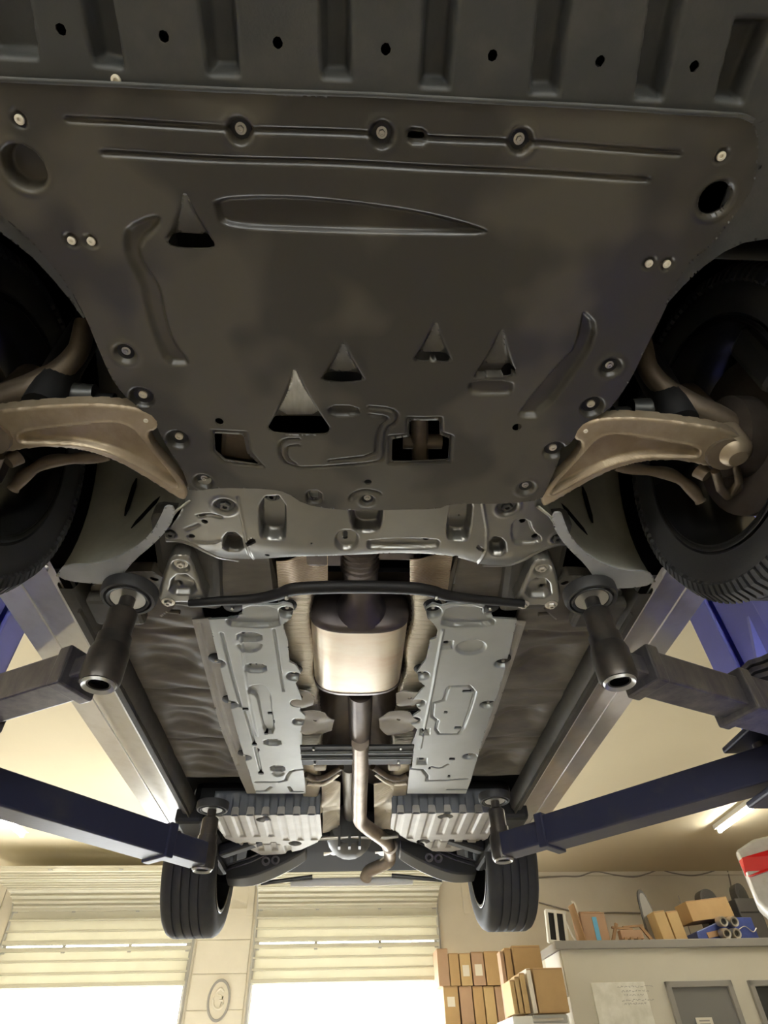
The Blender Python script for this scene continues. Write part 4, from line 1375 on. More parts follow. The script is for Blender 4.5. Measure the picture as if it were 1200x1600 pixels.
# ---- tunnel brace plate
ya, yb_ = T(556, 1167, ZT + .008)[1], T(556, 1196, ZT + .008)[1]
xa, xb_ = T(470, 1180, ZT + .008)[0], T(645, 1180, ZT + .008)[0]
b = MB(); b.box(((xa + xb_) / 2, (ya + yb_) / 2, ZT + .014), (xb_ - xa, yb_ - ya, .008))
tb_ = cb(b, 'tunnel_brace', M['brace'], bevel=.002)
for t in (.30, .62):
    y = ya + (yb_ - ya) * t
    cpart(MB().tube([(xa, y, ZT + .010), (xb_, y, ZT + .010)], .007, 10).build('stiffening_bead', M['boltd'], None, smooth=60), tb_)
for x in (xa + .05, xb_ - .05):
    for t in (.1, .85):
        link_mesh('bolt', BM['floor'], tb_, (x, ya + (yb_ - ya) * t, ZT + .010))
# hangers and foil behind the brace
for s in (-1, 1):
    f = (lambda u: u) if s < 0 else (lambda u: 1116 - u)
    z = ZT + .05
    pts = [(f(478), 1210), (f(492), 1216), (f(508), 1214), (f(522), 1206), (f(534), 1198)]
    cb(MB().tube(catmull([(*T(u, v, z), z) for u, v in pts], 5), .012, 10), 'exhaust_hanger', M['alu_dull'], smooth=60)
    pts = [(f(480), 1224), (f(500), 1226), (f(516), 1219), (f(530), 1208)]
    cb(MB().tube(catmull([(*T(u, v, z), z) for u, v in pts], 5), .009, 10), 'brake_line_clip', M['shield'], smooth=60)
    p = T(f(500), 1200, ZT + .02)
    cb(MB().box((p[0], p[1], ZT + .03), (.05, .05, .03)), 'rubber_mount', M['tape'], bevel=.01)
    # heat shield beside the tank
    o = P2([(f(502), 1228), (f(532), 1228), (f(530), 1330), (f(520), 1336), (f(506), 1330)], ZT + .06)
    R = Relief(); R.fun(lambda X, Y: .016 * np.sin(Y * 17) + .006 * np.sin(X * 50 + Y * 33))
    cs('tank_heat_shield', o, [], R, M['shield'], None, .010, ZT + .06, .003)

# ---- fuel tank shields
def tank(s):
    ZK = ZT - .012
    F = lambda pts, it=0, closed=True: P2(pts, ZK, it, closed)
    yf = float(T(556, 1272, ZK)[1])
    if s < 0:
        low = F([(500, 1274), (503, 1306), (496, 1316), (470, 1328), (440, 1335), (408, 1336), (380, 1322), (352, 1310), (338, 1290)])
    else:
        low = F([(612, 1274), (610, 1294), (620, 1302), (640, 1314), (660, 1320), (676, 1330), (706, 1331), (735, 1324), (762, 1310), (775, 1285)])
    xi, xo = low[0][0], low[-1][0]
    yff = yf
    o = np.concatenate([np.array([(xo, yff), (xi * 1.0, yff)]), low])
    R = Relief()
    n = 7
    for k in range(n):
        x = xi + (xo - xi) * (k + .55) / n
        y1 = yf + (.30 if k > 2 else .36)
        R.region(np.array([(x - .016, yff - .03), (x + .016, yff - .03), (x + .016, y1), (x - .016, y1)]), .006, .004)
        if k > 1:
            R.region(np.array([(x - .016, y1 + .08), (x + .016, y1 + .08), (x + .016, y1 + .22), (x - .016, y1 + .22)]), .010, .005)
    hs = []
    for u, v, rx, ry in ((412, 1281, .034, .034), (461, 1318, .032, .04)) if s < 0 else ((696, 1276, .036, .034), (661, 1315, .034, .04)):
        hs.append(circ(T(u, v, ZK), rx, 20, ry))
    R.groove(np.array([(xi + (xo - xi) * .45, yf + .42), (xi + (xo - xi) * .9, yf + .40)]), .010, .010)
    t = cs('tank_shield', o, hs, R, M['tank'], None, .005, ZK, .03)
    # darker front wall with the channels running up it
    xs2 = np.linspace(xi, xo, 90)
    rows = []
    for zz in np.linspace(0, .10, 8):
        row = []
        for x in xs2:
            k = (x - xi) / (xo - xi) * n - .55
            dd = abs(k - round(k)) * abs(xo - xi) / n
            rec = .010 * float(sstep((.018 - dd) / .005)) if -.4 < k < n - .4 and zz < .08 else 0
            row.append((x, yf + rec - .012 * (zz / .10), ZK + zz))
        rows.append(row)
    cpart(MB().grid(rows).build('front_wall', M['tankface'], None, smooth=50, thick=.002), t)
    return t
for s in (-1, 1):
    tank(s)
    cb(MB().box((s * .46, 3.14, ZT + .13), (.60, .42, .12)), 'fuel_tank', M['black'], bevel=.04)

# ---- rear suspension
RWY, RWZ = 3.60, CZ + .60 + .345
for s in (-1, 1):
    tyre(s, s * .80, RWY, RWZ, .345, .262, .235, 'rear_wheel', 0)
    a, c = (s * .66, 3.60, ZT - .055), (s * .24, 3.42, ZT + .03)
    rows = catmull([a, (s * .52, 3.56, ZT - .045), (s * .36, 3.50, ZT + .0), c], 5)
    n = len(rows)
    q4 = []
    for i_, p in enumerate(rows):
        k = i_ / (n - 1); hh = .035 + .030 * math.sin(k * 2.6); ww = .05
        q4.append([(p[0], p[1] - ww, p[2] - hh * .6), (p[0], p[1] - ww, p[2] + hh), (p[0], p[1] + ww, p[2] + hh), (p[0], p[1] + ww, p[2] - hh)])
    ra = cb(MB().rings(q4), 'rear_control_arm', M['boltd'], smooth=30, bevel=.008)
    for dz in (.0, .022):
        e = [(r4[1][0], r4[1][1] - .004, r4[1][2] - dz) for r4 in q4]
        cpart(MB().tube(e, .005, 8).build('arm_flange', M['armsteel'], None, smooth=60), ra)
    for dx in (0, .05):
        cpart(MB().lathe([(.012, -.006), (.022, -.006), (.022, .006), (.012, .006)], (s * (.40 + dx), 3.455 + dx * .3, ZT - .02), (0, -1, -.6), 20).build('arm_boss', M['armsteel'], None, smooth=40), ra)
    cb(MB().beam((s * .66, 3.30, ZT - .02), (s * .30, 3.20, ZT + .06), .07, .06), 'trailing_link', M['black'], bevel=.015)
    cb(MB().beam((s * .70, 3.18, ZT + .0), (s * .69, 3.62, ZT + .0), .06, .10), 'rear_knuckle', M['black'], bevel=.02)
    cb(MB().cyl((s * .56, 3.66, ZT - .05), (s * .52, 3.70, ZT + .5), .032), 'rear_shock_absorber', M['black'], smooth=50)
    cb(MB().tube([(s * .50, 3.76, ZT - .055), (s * .30, 3.76, ZT - .035), (s * .22, 3.76, ZT - .028)], [.010, .011, .012], 12), 'rear_link', M['boltd'], smooth=50)
b = MB(); b.box((0, 3.40, ZT + .09), (.72, .36, .10)); b.box((0, 3.28, ZT + .06), (.34, .10, .07))
cb(b, 'rear_subframe', M['dullblack'], bevel=.02)
b = MB(); b.lathe([(0, -.10), (.09, -.10), (.12, -.03), (.12, .06), (.07, .10), (0, .10)], (-.02, 3.30, ZT + .07), (0, 1, 0), 24)
for k in (-1, 0, 1): b.box((-.02 + k * .05, 3.20, ZT + .01), (.012, .05, .10))
cb(b, 'rear_differential', M['boltd'], smooth=40)
cb(MB().tube([(-.30, 3.20, ZT + .015), (-.18, 3.19, ZT + .0), (0, 3.19, ZT + .006), (.16, 3.19, ZT + .0), (.22, 3.2, ZT + .01)], .008, 8), 'brake_line', M['bolt'], smooth=60)
cb(MB().cyl((-.34, 3.80, ZT - .045), (.34, 3.80, ZT - .045), .020), 'rear_tie_bar', M['white'], smooth=50)  # white colour stands in for door light on a metal bar
b = MB(); b.box((0, 3.97, ZT + .155), (1.5, .78, .03)); b.box((0, 4.33, ZT + .22), (1.5, .04, .14))
cb(b, 'rear_undertray', M['dullblack'], bevel=.01)

# ---- sills and body sides
for s in (-1, 1):
    pr_ = [(.718, .075), (.721, .022), (.730, .010), (.762, .012), (.770, .024), (.776, .075)]
    b = MB(); b.grid([[(s * x, y, ZT + z) for x, z in pr_] for y in np.linspace(1.22, 3.14, 24)])
    cb(b, 'sill_box', M['pinch'], smooth=40, thick=.003)
    cb(MB().beam((s * .735, 1.30, ZT + .010), (s * .735, 3.10, ZT + .010), .006, .03), 'pinch_weld', M['pinch'])
    # joggled end of the sill at the rear jacking point
    cb(MB().box((s * .735, 2.98, ZT + .02), (.13, .26, .09)), 'jacking_point', M['black'], bevel=.02)
    cb(MB().box((s * .64, 1.30, ZT + .012), (.13, .11, .04)), 'jacking_pad', M['pinch'], bevel=.012)

XS = ([.030, .038, .052, .075, .16, .45, .62, .80], [.772, .870, .958, .982, .986, .976, .952, .90])
def side_outline():
    o = [(.20, .30), (.24, .24), (.28, .20)]
    for a in np.linspace(200, -20, 23): o.append((.735 + .405 * math.cos(math.radians(a)), .155 + .405 * math.sin(math.radians(a))))
    o += [(1.16, .031), (3.15, .031)]
    for a in np.linspace(195, -15, 23): o.append((3.60 + .40 * math.cos(math.radians(a)), .155 + .40 * math.sin(math.radians(a))))
    o += [(4.10, .12), (4.36, .20), (4.44, .45), (4.40, .78), (.70, .78), (.24, .70), (.20, .52)]
    # keep the arch points above the lower body line
    return np.array([(a, max(c, .031)) for a, c in o])
for s in (-1, 1):
    def mp(V, s=s):
        z = V[:, 1]
        x = np.interp(z, XS[0], XS[1]) - .06 * np.clip((.25 - V[:, 0]) / .45, 0, 1) ** 2 - .05 * np.clip((V[:, 0] - 3.9) / .5, 0, 1) ** 2
        return np.stack([s * (x - (V[:, 2])), V[:, 0], ZT + z], 1)
    side = cpart(sheet('body_side', side_outline(), [], None, M['paint'], None, .022, 0.0, .02, mapper=mp, flip=(s > 0)))
    # crease along the lower door
    cpart(MB().tube([(s * .872, 1.22, ZT + .0385), (s * .872, 3.16, ZT + .0385)], .003, 6).build('sill_crease', M['paint'], None, smooth=60), side)
# upper body: bonnet, glasshouse, roof, tail
b = MB()
def ringx(y, w, z): return [(-w, y, ZT + z), (w, y, ZT + z)]
prof = [(-.20, .70, .45), (-.12, .80, .60), (.25, .86, .70), (.85, .90, .78), (1.55, .62, 1.24), (2.2, .60, 1.30), (3.2, .60, 1.27), (3.95, .66, .88), (4.40, .86, .80), (4.46, .84, .45), (4.40, .80, .18)]
b.grid([[(-w, y, ZT + z), (-w * .5, y, ZT + z + .02), (0, y, ZT + z + .03), (w * .5, y, ZT + z + .02), (w, y, ZT + z)] for y, w, z in prof])
cb(b, 'body_top', M['paint'], smooth=40, thick=.01)
for s in (-1, 1):
    b = MB(); b.grid([[(s * .90, y0, ZT + .78), (s * w, y1, ZT + z)] for y0, y1, w, z in ((.85, .95, .87, .80), (1.5, 1.62, .62, 1.23), (2.3, 2.3, .60, 1.29), (3.2, 3.15, .60, 1.265), (3.95, 3.8, .66, .95))])
    cb(b, 'side_window', M['glass_dark'], thick=.006)
edge = [(-.862, .34), (-.858, .16), (-.81, -.10), (-.70, -.22), (-.55, -.285), (-.3, -.337), (0, -.352)]
edge = chaikin(np.array(edge + [(-x, y) for x, y in edge[-2::-1]]), 2, False)
rows = []
for dz, out_ in ((-.004, 0.0), (.02, .018), (.08, .045), (.22, .075), (.38, .07), (.50, .045), (.58, .0), (.64, -.06)):
    row = []
    for x, y in edge:
        zb_ = .004 + (max(.02 - y, 0) ** 2 * 1.1 + max(abs(x) - .60, 0) ** 2 * .8)
        nx, ny = x / .86, (y - .2) / .55
        l = math.hypot(nx, ny) or 1
        k = min(1.0, dz / .30)
        row.append((x + nx / l * out_, y + ny / l * out_, ZT + (zb_ + dz if dz < .1 else zb_ * (1 - k) + dz)))
    rows.append(row)
cb(MB().grid(rows), 'front_bumper', M['paint'], smooth=50, thick=.006)
# closed floor above the pans keeps daylight out of the cabin
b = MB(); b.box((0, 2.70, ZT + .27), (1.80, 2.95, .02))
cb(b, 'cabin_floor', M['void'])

# ================================================================== two-post lift
def lift(s, X, yE, label):
    """column with carriage, two telescopic arms and their pads; s = side, X = inner face, yE = rear edge of the column"""
    r = tag(empty('vehicle_lift', (s * (X + .14), yE - .23, 0)), label, 'lift', 'columns of the two-post lift')
    O = Vector((s * (X + .14), yE - .23, 0))
    def lb(mb, name, m, parent=None, **kw):
        o = mb.build(name, m, None, **kw)
        o.parent = r if parent is None else parent
        o.matrix_parent_inverse = Matrix.Translation(-O) if parent is None else Matrix.Identity(4)
        return o
    zt = 3.62
    b = MB()
    b.box((s * (X + .27), yE - .235, zt / 2), (.02, .47, zt))
    b.box((s * (X + .14), yE - .008, zt / 2), (.28, .016, zt))
    b.box((s * (X + .14), yE - .462, zt / 2), (.28, .016, zt))
    b.box((s * (X + .008), yE - .065, zt / 2), (.016, .13, zt))
    b.box((s * (X + .008), yE - .405, zt / 2), (.016, .13, zt))
    lb(b, 'column', M['blue'], bevel=.006)
    b = MB(); b.box((s * (X + .05), yE - .235, 2.45), (.05, .20, 2.2))
    lb(b, 'carriage_plate', M['blue'], bevel=.005)
    b = MB(); b.box((s * (X + .10), yE - .235, .012), (.62, .70, .024))
    lb(b, 'base_plate', M['blue'], bevel=.004)
    zA = CZ + .70
    b = MB()
    b.box((s * (X - .035), yE - .24, zA + .085), (.14, .46, .02))
    b.box((s * (X - .035), yE - .24, zA - .085), (.14, .46, .02))
    b.box((s * (X + .02), yE - .24, zA + .05), (.05, .30, .30))
    cr = lb(b, 'carriage', M['navy'], bevel=.006)
    piv = [Vector((s * (X - .02), yE - .38, zA)), Vector((s * (X - .02), yE - .09, zA))]
    for p in piv:
        lb(MB().cyl(p + Vector((0, 0, -.12)), p + Vector((0, 0, .13)), .026), 'pivot_pin', M['armsteel'], cr, smooth=50)
    return r, lb, piv, zA


def arm(r, lb, piv, tip, zA, stages, mats, nm):
    """telescopic arm from piv to the pad post above tip"""
    a, c = Vector(piv), Vector((tip[0], tip[1], zA))
    d = (c - a); L = d.length; d.normalize()
    first = None
    e0 = -.02
    for k, (t0, t1, w, h) in enumerate(stages):
        b = MB(); b.beam(a + d * (L * t0), a + d * (L * t1), w, h)
        o = lb(b, nm if first is None else 'inner_tube', M[mats[k]], first, bevel=.006)
        if first is None: first = o
        if k < len(stages) - 1:                       # collar at the mouth of the tube
            q = a + d * (L * t1)
            b = MB(); b.beam(q - d * .035, q + d * .002, w + .016, h + .016)
            lb(b, 'collar', M['armsteel' if mats[k] != 'navy' else 'navy'], first, bevel=.005)
    return first


def pad(lb, first, tip, zA, zpad, rr, steel):
    p = Vector((tip[0], tip[1], 0))
    b = MB().lathe([(.022, -.045), (.040, -.045), (.044, -.035), (.044, .03), (.040, .045), (.022, .045)], p + Vector((0, 0, zA)), n=28)
    lb(b, 'socket_ring', M['postdark'], first, smooth=40)
    lb(MB().lathe([(.026, -.046), (.034, -.052), (.037, -.046), (.034, -.040)], p + Vector((0, 0, zA)), n=28), 'bore_rim', M['padsteel'], first, smooth=50)
    b = MB().lathe([(0, -.010), (.026, -.016), (.027, -.030), (.027, .03)], p + Vector((0, 0, zA)), n=24)
    lb(b, 'socket_bore', M['brace'], first, smooth=40)
    zs = zA + .04
    b = MB().lathe([(.034, 0), (.038, .004), (.038, (zpad - zs) * .20), (.033, (zpad - zs) * .21), (.033, (zpad - zs) * .60), (.027, (zpad - zs) * .64), (.018, (zpad - zs) * .65), (.018, (zpad - zs) - .01)], p + Vector((0, 0, zs)), n=28)
    lb(b, 'pad_post', M['postdark'], first, smooth=20)
    b = MB().lathe([(0, -.028), (rr * .62, -.028), (rr * .62, -.022), (rr * .60, -.018)], p + Vector((0, 0, zpad)), n=36)
    lb(b, 'pad_plate', M['padsteel'], first, smooth=40)
    b = MB().lathe([(rr * .60, -.018), (rr * .66, -.030), (rr * .74, -.032), (rr * .78, -.022), (rr * .84, -.030), (rr * .94, -.030), (rr, -.020), (rr, .0), (0, .0)], p + Vector((0, 0, zpad)), n=40)
    lb(b, 'rubber_pad', M['rubpad'], first, smooth=40)


for s, X, yE, lab in ((-1, 1.22, 1.90, 'blue lift column on the left of the car with two swing arms'), (1, 1.30, 1.88, 'blue lift column on the right of the car with two swing arms')):
    r, lb, piv, zA = lift(s, X, yE, lab)
    ft = onz(*((155, 1066) if s < 0 else (967, 1062)), zA - .04)
    f1 = arm(r, lb, piv[0], ft, zA, [(-.03, .50, .105, .095), (.46, .905, .085, .078), (.88, .975, .06, .05)], ['armsteel', 'armsteel', 'armsteel'], 'front_arm')
    pad(lb, f1, ft, zA, ZT - .01, .067, True)
    rt_ = onz(*((317, 1352) if s < 0 else (786, 1337)), zA - .03)
    f2 = arm(r, lb, piv[1], rt_, zA, [(-.03, .80, .115, .10), (.76, .975, .09, .08)], ['navy', 'navy'], 'rear_arm')
    pad(lb, f2, rt_, zA, ZT - .02, .066, True)
    # toothed arm restraint by the front pivot
    q = onz(*((-22, 1050) if s < 0 else (1130, 1040)), zA + .10)
    for k in range(3):
        b = MB()
        c0 = Vector((piv[0].x - s * .06, piv[0].y - .0, zA + .105 + .022 * k))
        pts = []
        for i in range(15):
            aa = math.radians(-100 + 200 * i / 14)
            rad = .135 if i % 2 else .125
            pts.append((c0.x - s * rad * math.cos(aa), c0.y + rad * math.sin(aa)))
        b.prism(pts, c0.z, c0.z + .014)
        lb(b, 'restraint_plate', M['armsteel'], f1, bevel=.002)
    # gusset in front of the column
    b = MB(); b.ext([(s * (X - .02), yE - .30, zA + .10), (s * (X + .0), yE - .30, zA + .42), (s * (X - .10), yE - .30, zA + .10)], (0, .014, 0))
    lb(b, 'gusset', M['blue'])

# ================================================================== office box and stored things at the back
YO = 8.7
oz0 = float(gy(1000, 1471, YO)[2])
ox0 = float(gy(874, 1475, YO)[0])
b = MB(); b.box(((ox0 + GX1) / 2, (YO + DW) / 2, oz0 / 2 - .02), (GX1 - ox0, DW - YO, oz0 - .04))
tag(b.build('wall_office', M['office'], frame=GA), kind='structure')
b = MB(); b.box(((ox0 + GX1) / 2 - .03, YO - .02, oz0 - .03), (GX1 - ox0 + .08, .06, .085)); b.box((ox0 - .02, (YO + DW) / 2, oz0 - .03), (.06, DW - YO, .085))
tag(b.build('trim_30', M['office_trim'], frame=GA, bevel=.006), kind='structure')
b = MB(); b.box(((ox0 + GX1) / 2, (YO + DW) / 2, oz0 + .005), (GX1 - ox0, DW - YO, .02))
tag(b.build('ceiling_office', M['wood'], frame=GA), kind='structure')
b = MB(); b.box((ox0 - .012, YO + .32, oz0 - .30), (.02, .60, .44))
tag(b.build('trim_31', M['white'], frame=GA, bevel=.004), kind='structure')


def quad_on(u0, v0, u1, v1, D):
    a, c = gy(u0, v0, D), gy(u1, v1, D)
    return a[0], c[0], c[2], a[2]                  # x0 x1 z0 z1


def office_window(n, u0, v0, u1, m):
    x0, x1, _, z1 = quad_on(u0, v0, u1, v0, YO)
    z0 = z1 - .95
    root = tag(empty('window_%d' % n, (0, 0, 0), GA), kind='structure')
    for nm, bx in (('frame', ((x0 + x1) / 2, z1 - .03, x1 - x0, .06)), ('frame', ((x0 + x1) / 2, z0 + .03, x1 - x0, .06)), ('frame', (x0 + .03, (z0 + z1) / 2, .06, z1 - z0)), ('frame', (x1 - .03, (z0 + z1) / 2, .06, z1 - z0))):
        MB().box((bx[0], YO - .02, bx[1]), (bx[2], .05, bx[3])).build(nm, M['office_trim'], root, bevel=.006)
    MB().box(((x0 + x1) / 2, YO - .004, (z0 + z1) / 2), (x1 - x0 - .06, .012, z1 - z0 - .06)).build('pane', m, root)
    return root, x0, x1, z0, z1


M['blind'] = mat('grey_blind', (0.20, 0.195, 0.185), 0.5)
w1 = office_window(1, 1037, 1534, 1140, M['blind'])
w2 = office_window(2, 1166, 1532, 1290, M['glass_dark'])
x0, x1, z0, z1 = quad_on(1086, 1590, 1116, 1602, YO - .02)
nc = MB().box(((x0 + x1) / 2, YO - .02, (z0 + z1) / 2), (x1 - x0, .006, z1 - z0)).build('notice_card', M['tape'], frame=GA, bevel=.002)
tag(nc, 'small white card taped to the grey office window', 'card')
for k in range(2):
    MB().box(((x0 + x1) / 2, YO - .0245, z1 - .03 - .03 * k), (x1 - x0 - .08, .003, .012)).build('print_line', M['ink'], nc)
# pale board with faded handwriting
x0, x1, _, z1 = quad_on(922, 1536, 1006, 1536, YO)
z0 = z1 - .80
wbd = tag(empty('whiteboard', tuple(Matrix.Rotation(GA, 3, 'Z') @ Vector(((x0 + x1) / 2, YO - .012, z0))), GA), 'pale board with faded handwriting on the office wall', 'board')
MB().box((0, 0, .40), (x1 - x0, .02, .80)).build('panel', M['board'], wbd, bevel=.006)
random.seed(3)
for ln, (y, xa, xb) in enumerate(((.755, -.02, .40), (.715, .02, .36), (.68, .04, .24), (.63, .0, .38), (.60, .02, .30))):
    b = MB(); x = xa
    while x < xb:
        w = random.uniform(.015, .05)
        pts = [(x + w * t, -.0115, y + random.uniform(-.010, .010)) for t in (0, .25, .5, .75, 1)]
        b.tube(pts, .0022, 5)
        x += w + random.uniform(.008, .02)
    b.build('handwriting', M['ink'], wbd)


# ---- things kept on the office roof (garage frame, seated on z = oz0 + .015)
ZR = oz0 + .015
Gm = Matrix.Rotation(GA, 3, 'Z')
def gthing(name, x, y, z, label, cat, group=None, rz=0.0):
    return tag(empty(name, tuple(Gm @ Vector((x, y, z))), GA + rz), label, cat, group)


def carton(u0, u1, vt, y, zb_, dep, m, label, tilt=0.0, lean=0.0, group='cardboard cartons', flaps=False, tape=True, rz=0.0, cat='box'):
    """closed cardboard carton whose front face spans u0..u1 and reaches up to vt"""
    a, c = gy(u0, vt, y), gy(u1, vt, y)
    w = c[0] - a[0]
    h = max((a[2] + c[2]) / 2 - zb_, .05)
    t = gthing('carton', (a[0] + c[0]) / 2, y + dep / 2, zb_, label, cat, group, rz)
    R = Matrix.Rotation(tilt, 3, 'Y') @ Matrix.Rotation(lean, 3, 'X')
    off = abs(math.sin(tilt)) * w / 2 + abs(math.sin(lean)) * dep / 2
    MB().box(R @ Vector((0, 0, h / 2)) + Vector((0, 0, off)), (w * .985, dep, h), ax=R).build('body', m, t, bevel=.006)
    if tape:
        MB().box(R @ Vector((0, 0, h + .001)) + Vector((0, 0, off)), (w * .96, .05, .004), ax=R).build('tape', M['tape'], t)
    MB().box(R @ Vector((0, -dep / 2 - .001, h * .97)) + Vector((0, 0, off)), (w * .97, .004, .008), ax=R).build('flap_edge', M['card2'], t)
    return t, w, h, R, off


def label_on(t, w, h, R, off, dep, fx, fz, fw, fh):
    MB().box(R @ Vector((fx * w, -dep / 2 - .002, fz * h)) + Vector((0, 0, off)), (fw * w, .004, fh * h), ax=R).build('label', M['tape'], t)


# open carton with blue tape
t = gthing('open_carton', gy(925, 1440, 8.95)[0], 9.05, ZR, 'open cardboard carton with a blue stripe on the office roof', 'box')
x0, x1, z0, z1 = quad_on(908, 1426, 955, 1466, 8.9); w = x1 - x0; h = z1 - ZR
for nm, c, sz in (('front', (0, -.15, h / 2), (w, .012, h)), ('back', (0, .15, h / 2), (w, .012, h)), ('side', (-w / 2, 0, h / 2), (.012, .3, h)), ('side', (w / 2, 0, h / 2), (.012, .3, h)), ('bottom', (0, 0, .006), (w, .3, .012))):
    MB().box(c, sz).build(nm, M['cardpink'], t)
MB().box((w * .05, -.158, h * .45), (.06, .004, h * .8)).build('blue_stripe', M['bluetape'], t)
MB().box((-w / 2 - .05, -.12, h * .66), (.014, .20, h * 1.25), ax=Matrix.Rotation(-.16, 3, 'Y')).build('flap', M['card2'], t)
MB().box((-w / 2 - .01, -.10, h * .75), (.05, .012, h * 1.35), ax=Matrix.Rotation(-.12, 3, 'Y')).build('flap', M['tape'], t)
MB().box((0, -.08, h + .01), (w, .16, .01), ax=Matrix.Rotation(.3, 3, 'X')).build('flap', M['card2'], t)

# slatted heater at the corner
t = gthing('slatted_vent', gy(870, 1450, 8.95)[0], 8.98, ZR, 'white slatted vent unit leaning at the corner of the office roof', 'vent')
x0, x1, z0, z1 = quad_on(850, 1424, 888, 1466, 8.9); w = x1 - x0; h = z1 - ZR
Rv = Matrix.Rotation(.10, 3, 'Y')
for k, fx in enumerate((-.5, -.05, .42)):
    MB().box(Rv @ Vector((fx * w, 0, h / 2)) + Vector((0, 0, .02)), (.035, .06, h), ax=Rv).build('upright', M['white'], t, bevel=.004)
for fz in (.03, .97):
    MB().box(Rv @ Vector((0, 0, h * fz)) + Vector((0, 0, .02)), (w * 1.05, .06, .035), ax=Rv).build('rail', M['white'], t, bevel=.004)
for fx in (-.28, .18):
    MB().box(Rv @ Vector((fx * w, .01, h / 2)) + Vector((0, 0, .02)), (w * .38, .03, h * .94), ax=Rv).build('dark_panel', M['brace'], t)
MB().tube(catmull([(w * .55, .05, h * .9), (w * .75, .05, h * .6), (w * .8, .0, h * .25), (w * .95, 0, h * .1)], 5), .015, 8).build('hose', M['white'], t, smooth=60)

# brown frame parts
t = gthing('wooden_frame', gy(985, 1450, 8.95)[0], 9.0, ZR, 'brown wooden frame pieces piled between the cartons', 'frame')
MB().box((0, 0, .10), (.30, .10, .10)).build('board', M['cardpink'], t, bevel=.006)
for k, (x, z, rt) in enumerate(((-.22, .12, .5), (-.10, .17, .08), (.05, .19, -.06), (.22, .10, -.6))):
    MB().box((x, -.02, z), (.28 if abs(rt) < .2 else .04, .03, .025 if abs(rt) < .2 else .24), ax=Matrix.Rotation(rt, 3, 'Y')).build('batten', M['card2'], t, bevel=.003)
for x in (-.10, -.02, .08):
    MB().box((x, -.05, .035), (.045, .03, .07)).build('foot', M['card2'], t, bevel=.003)

# dark paddle-shaped part
t = gthing('splash_guard', gy(1014, 1420, 9.1)[0], 9.15, ZR, 'upright dark grey rounded plastic guard behind the tan cartons', 'guard')
pz = float(gy(1012, 1387, 9.1)[2]) - ZR
o = chaikin(np.array([(-.10, 0), (.10, 0), (.10, pz * .5), (.02, pz * .97), (-.06, pz), (-.10, pz * .8)]), 2)
MB().ext([(x, 0, z) for x, z in o], (0, .03, 0)).build('blade', M['dkitem'], t, bevel=.004)
MB().ext([(x * .8, -.004, z * .9 + .02) for x, z in o], (0, .004, 0)).build('inlay', M['office_trim'], t)
# tan carton pair and the large one
carton(1024, 1042, 1424, 8.92, ZR, .22, M['card3'], 'left of the two upright tan cartons on the office roof', tilt=-.10, group='upright tan cartons on the office roof')
carton(1044, 1062, 1424, 8.92, ZR, .22, M['card3'], 'right of the two upright tan cartons on the office roof', tilt=-.10, group='upright tan cartons on the office roof')
# blue crate
t = gthing('blue_crate', gy(1130, 1450, 9.05)[0], 9.15, ZR, 'blue plastic crate lying under the orange carton on the office roof', 'crate')
x0, x1, z0, z1 = quad_on(1078, 1434, 1184, 1466, 9.0); w = x1 - x0; h = z1 - ZR
b = MB(); b.ext([(-w / 2, -.15, 0), (w / 2, -.15, 0), (w / 2, -.15, h), (w * .1, -.15, h), (-w / 2, -.15, h * .45)], (0, .36, 0))
b.build('shell', M['bluebag'], t, bevel=.01)
MB().box((-w * .2, -.155, h * .36), (w * .28, .01, h * .22), ax=Matrix.Rotation(-.15, 3, 'Y')).build('patch', M['card2'], t)
MB().tube(catmull([(w * .2, -.17, h * .5), (w * .32, -.17, h * .62), (w * .42, -.17, h * .4), (w * .5, -.17, h * .55)], 5), .006, 6).build('cord', M['bolt'], t)
tt = carton(1072, 1140, 1408, 9.02, ZR + h * .86, .34, M['card'], 'large orange-brown carton tilted on top of the blue crate', tilt=-.09, group='cartons on the office roof')
# metal tins
for k, (u, v, lb_) in enumerate(((1132, 1438, 'left'), (1149, 1438, 'right'), (1137, 1456.5, 'lower'), (1153, 1456.5, 'last'))):
    p = gy(u, v, 8.82)
    t = gthing('metal_tin', p[0], 8.90, p[2] - .055, '%s of four shiny open tins in front of the blue crate' % {'left': 'upper left', 'right': 'upper right', 'lower': 'lower left', 'last': 'lower right'}[lb_], 'tin', 'shiny tins')
    MB().lathe([(.030, .03), (.036, -.055), (.055, -.06), (.058, -.05), (.056, .06), (0, .06)], (0, 0, .055), (0, 1, .15), 28).build('can', M['bolt'], t, smooth=40)
    MB().lathe([(.0, .0), (.032, .0)], (0, -.02, .055), (0, 1, .15), 20).build('dark_core', M['boltd'], t)
# dark rounded things further back
for u0, u1, vt, y, nm, lab, cat in ((1084, 1113, 1391, 9.5, 'air_duct_cap', 'dark grey domed cap behind the orange carton', 'cap'), (1139, 1158, 1382, 9.65, 'loudspeaker', 'dark loudspeaker standing behind the blue crate', 'speaker')):
    x0, x1, _, z1 = quad_on(u0, vt, u1, vt, y)
    w = x1 - x0; h = z1 - ZR
    t = gthing(nm, (x0 + x1) / 2, y, ZR, lab, cat)
    o = chaikin(np.array([(-w / 2, 0), (w / 2, 0), (w / 2, h * .8), (w * .3, h), (-w * .3, h), (-w / 2, h * .8)]), 2)
    MB().ext([(x, -.08, z) for x, z in o], (0, .18, 0)).build('shell', M['dkitem'], t, bevel=.01)
    MB().ext([(x * .75, -.086, z * .8 + h * .1) for x, z in o], (0, .006, 0)).build('face', M['boltd'], t)
x0, x1, _, z1 = quad_on(1142, 1406, 1176, 1406, 9.42)
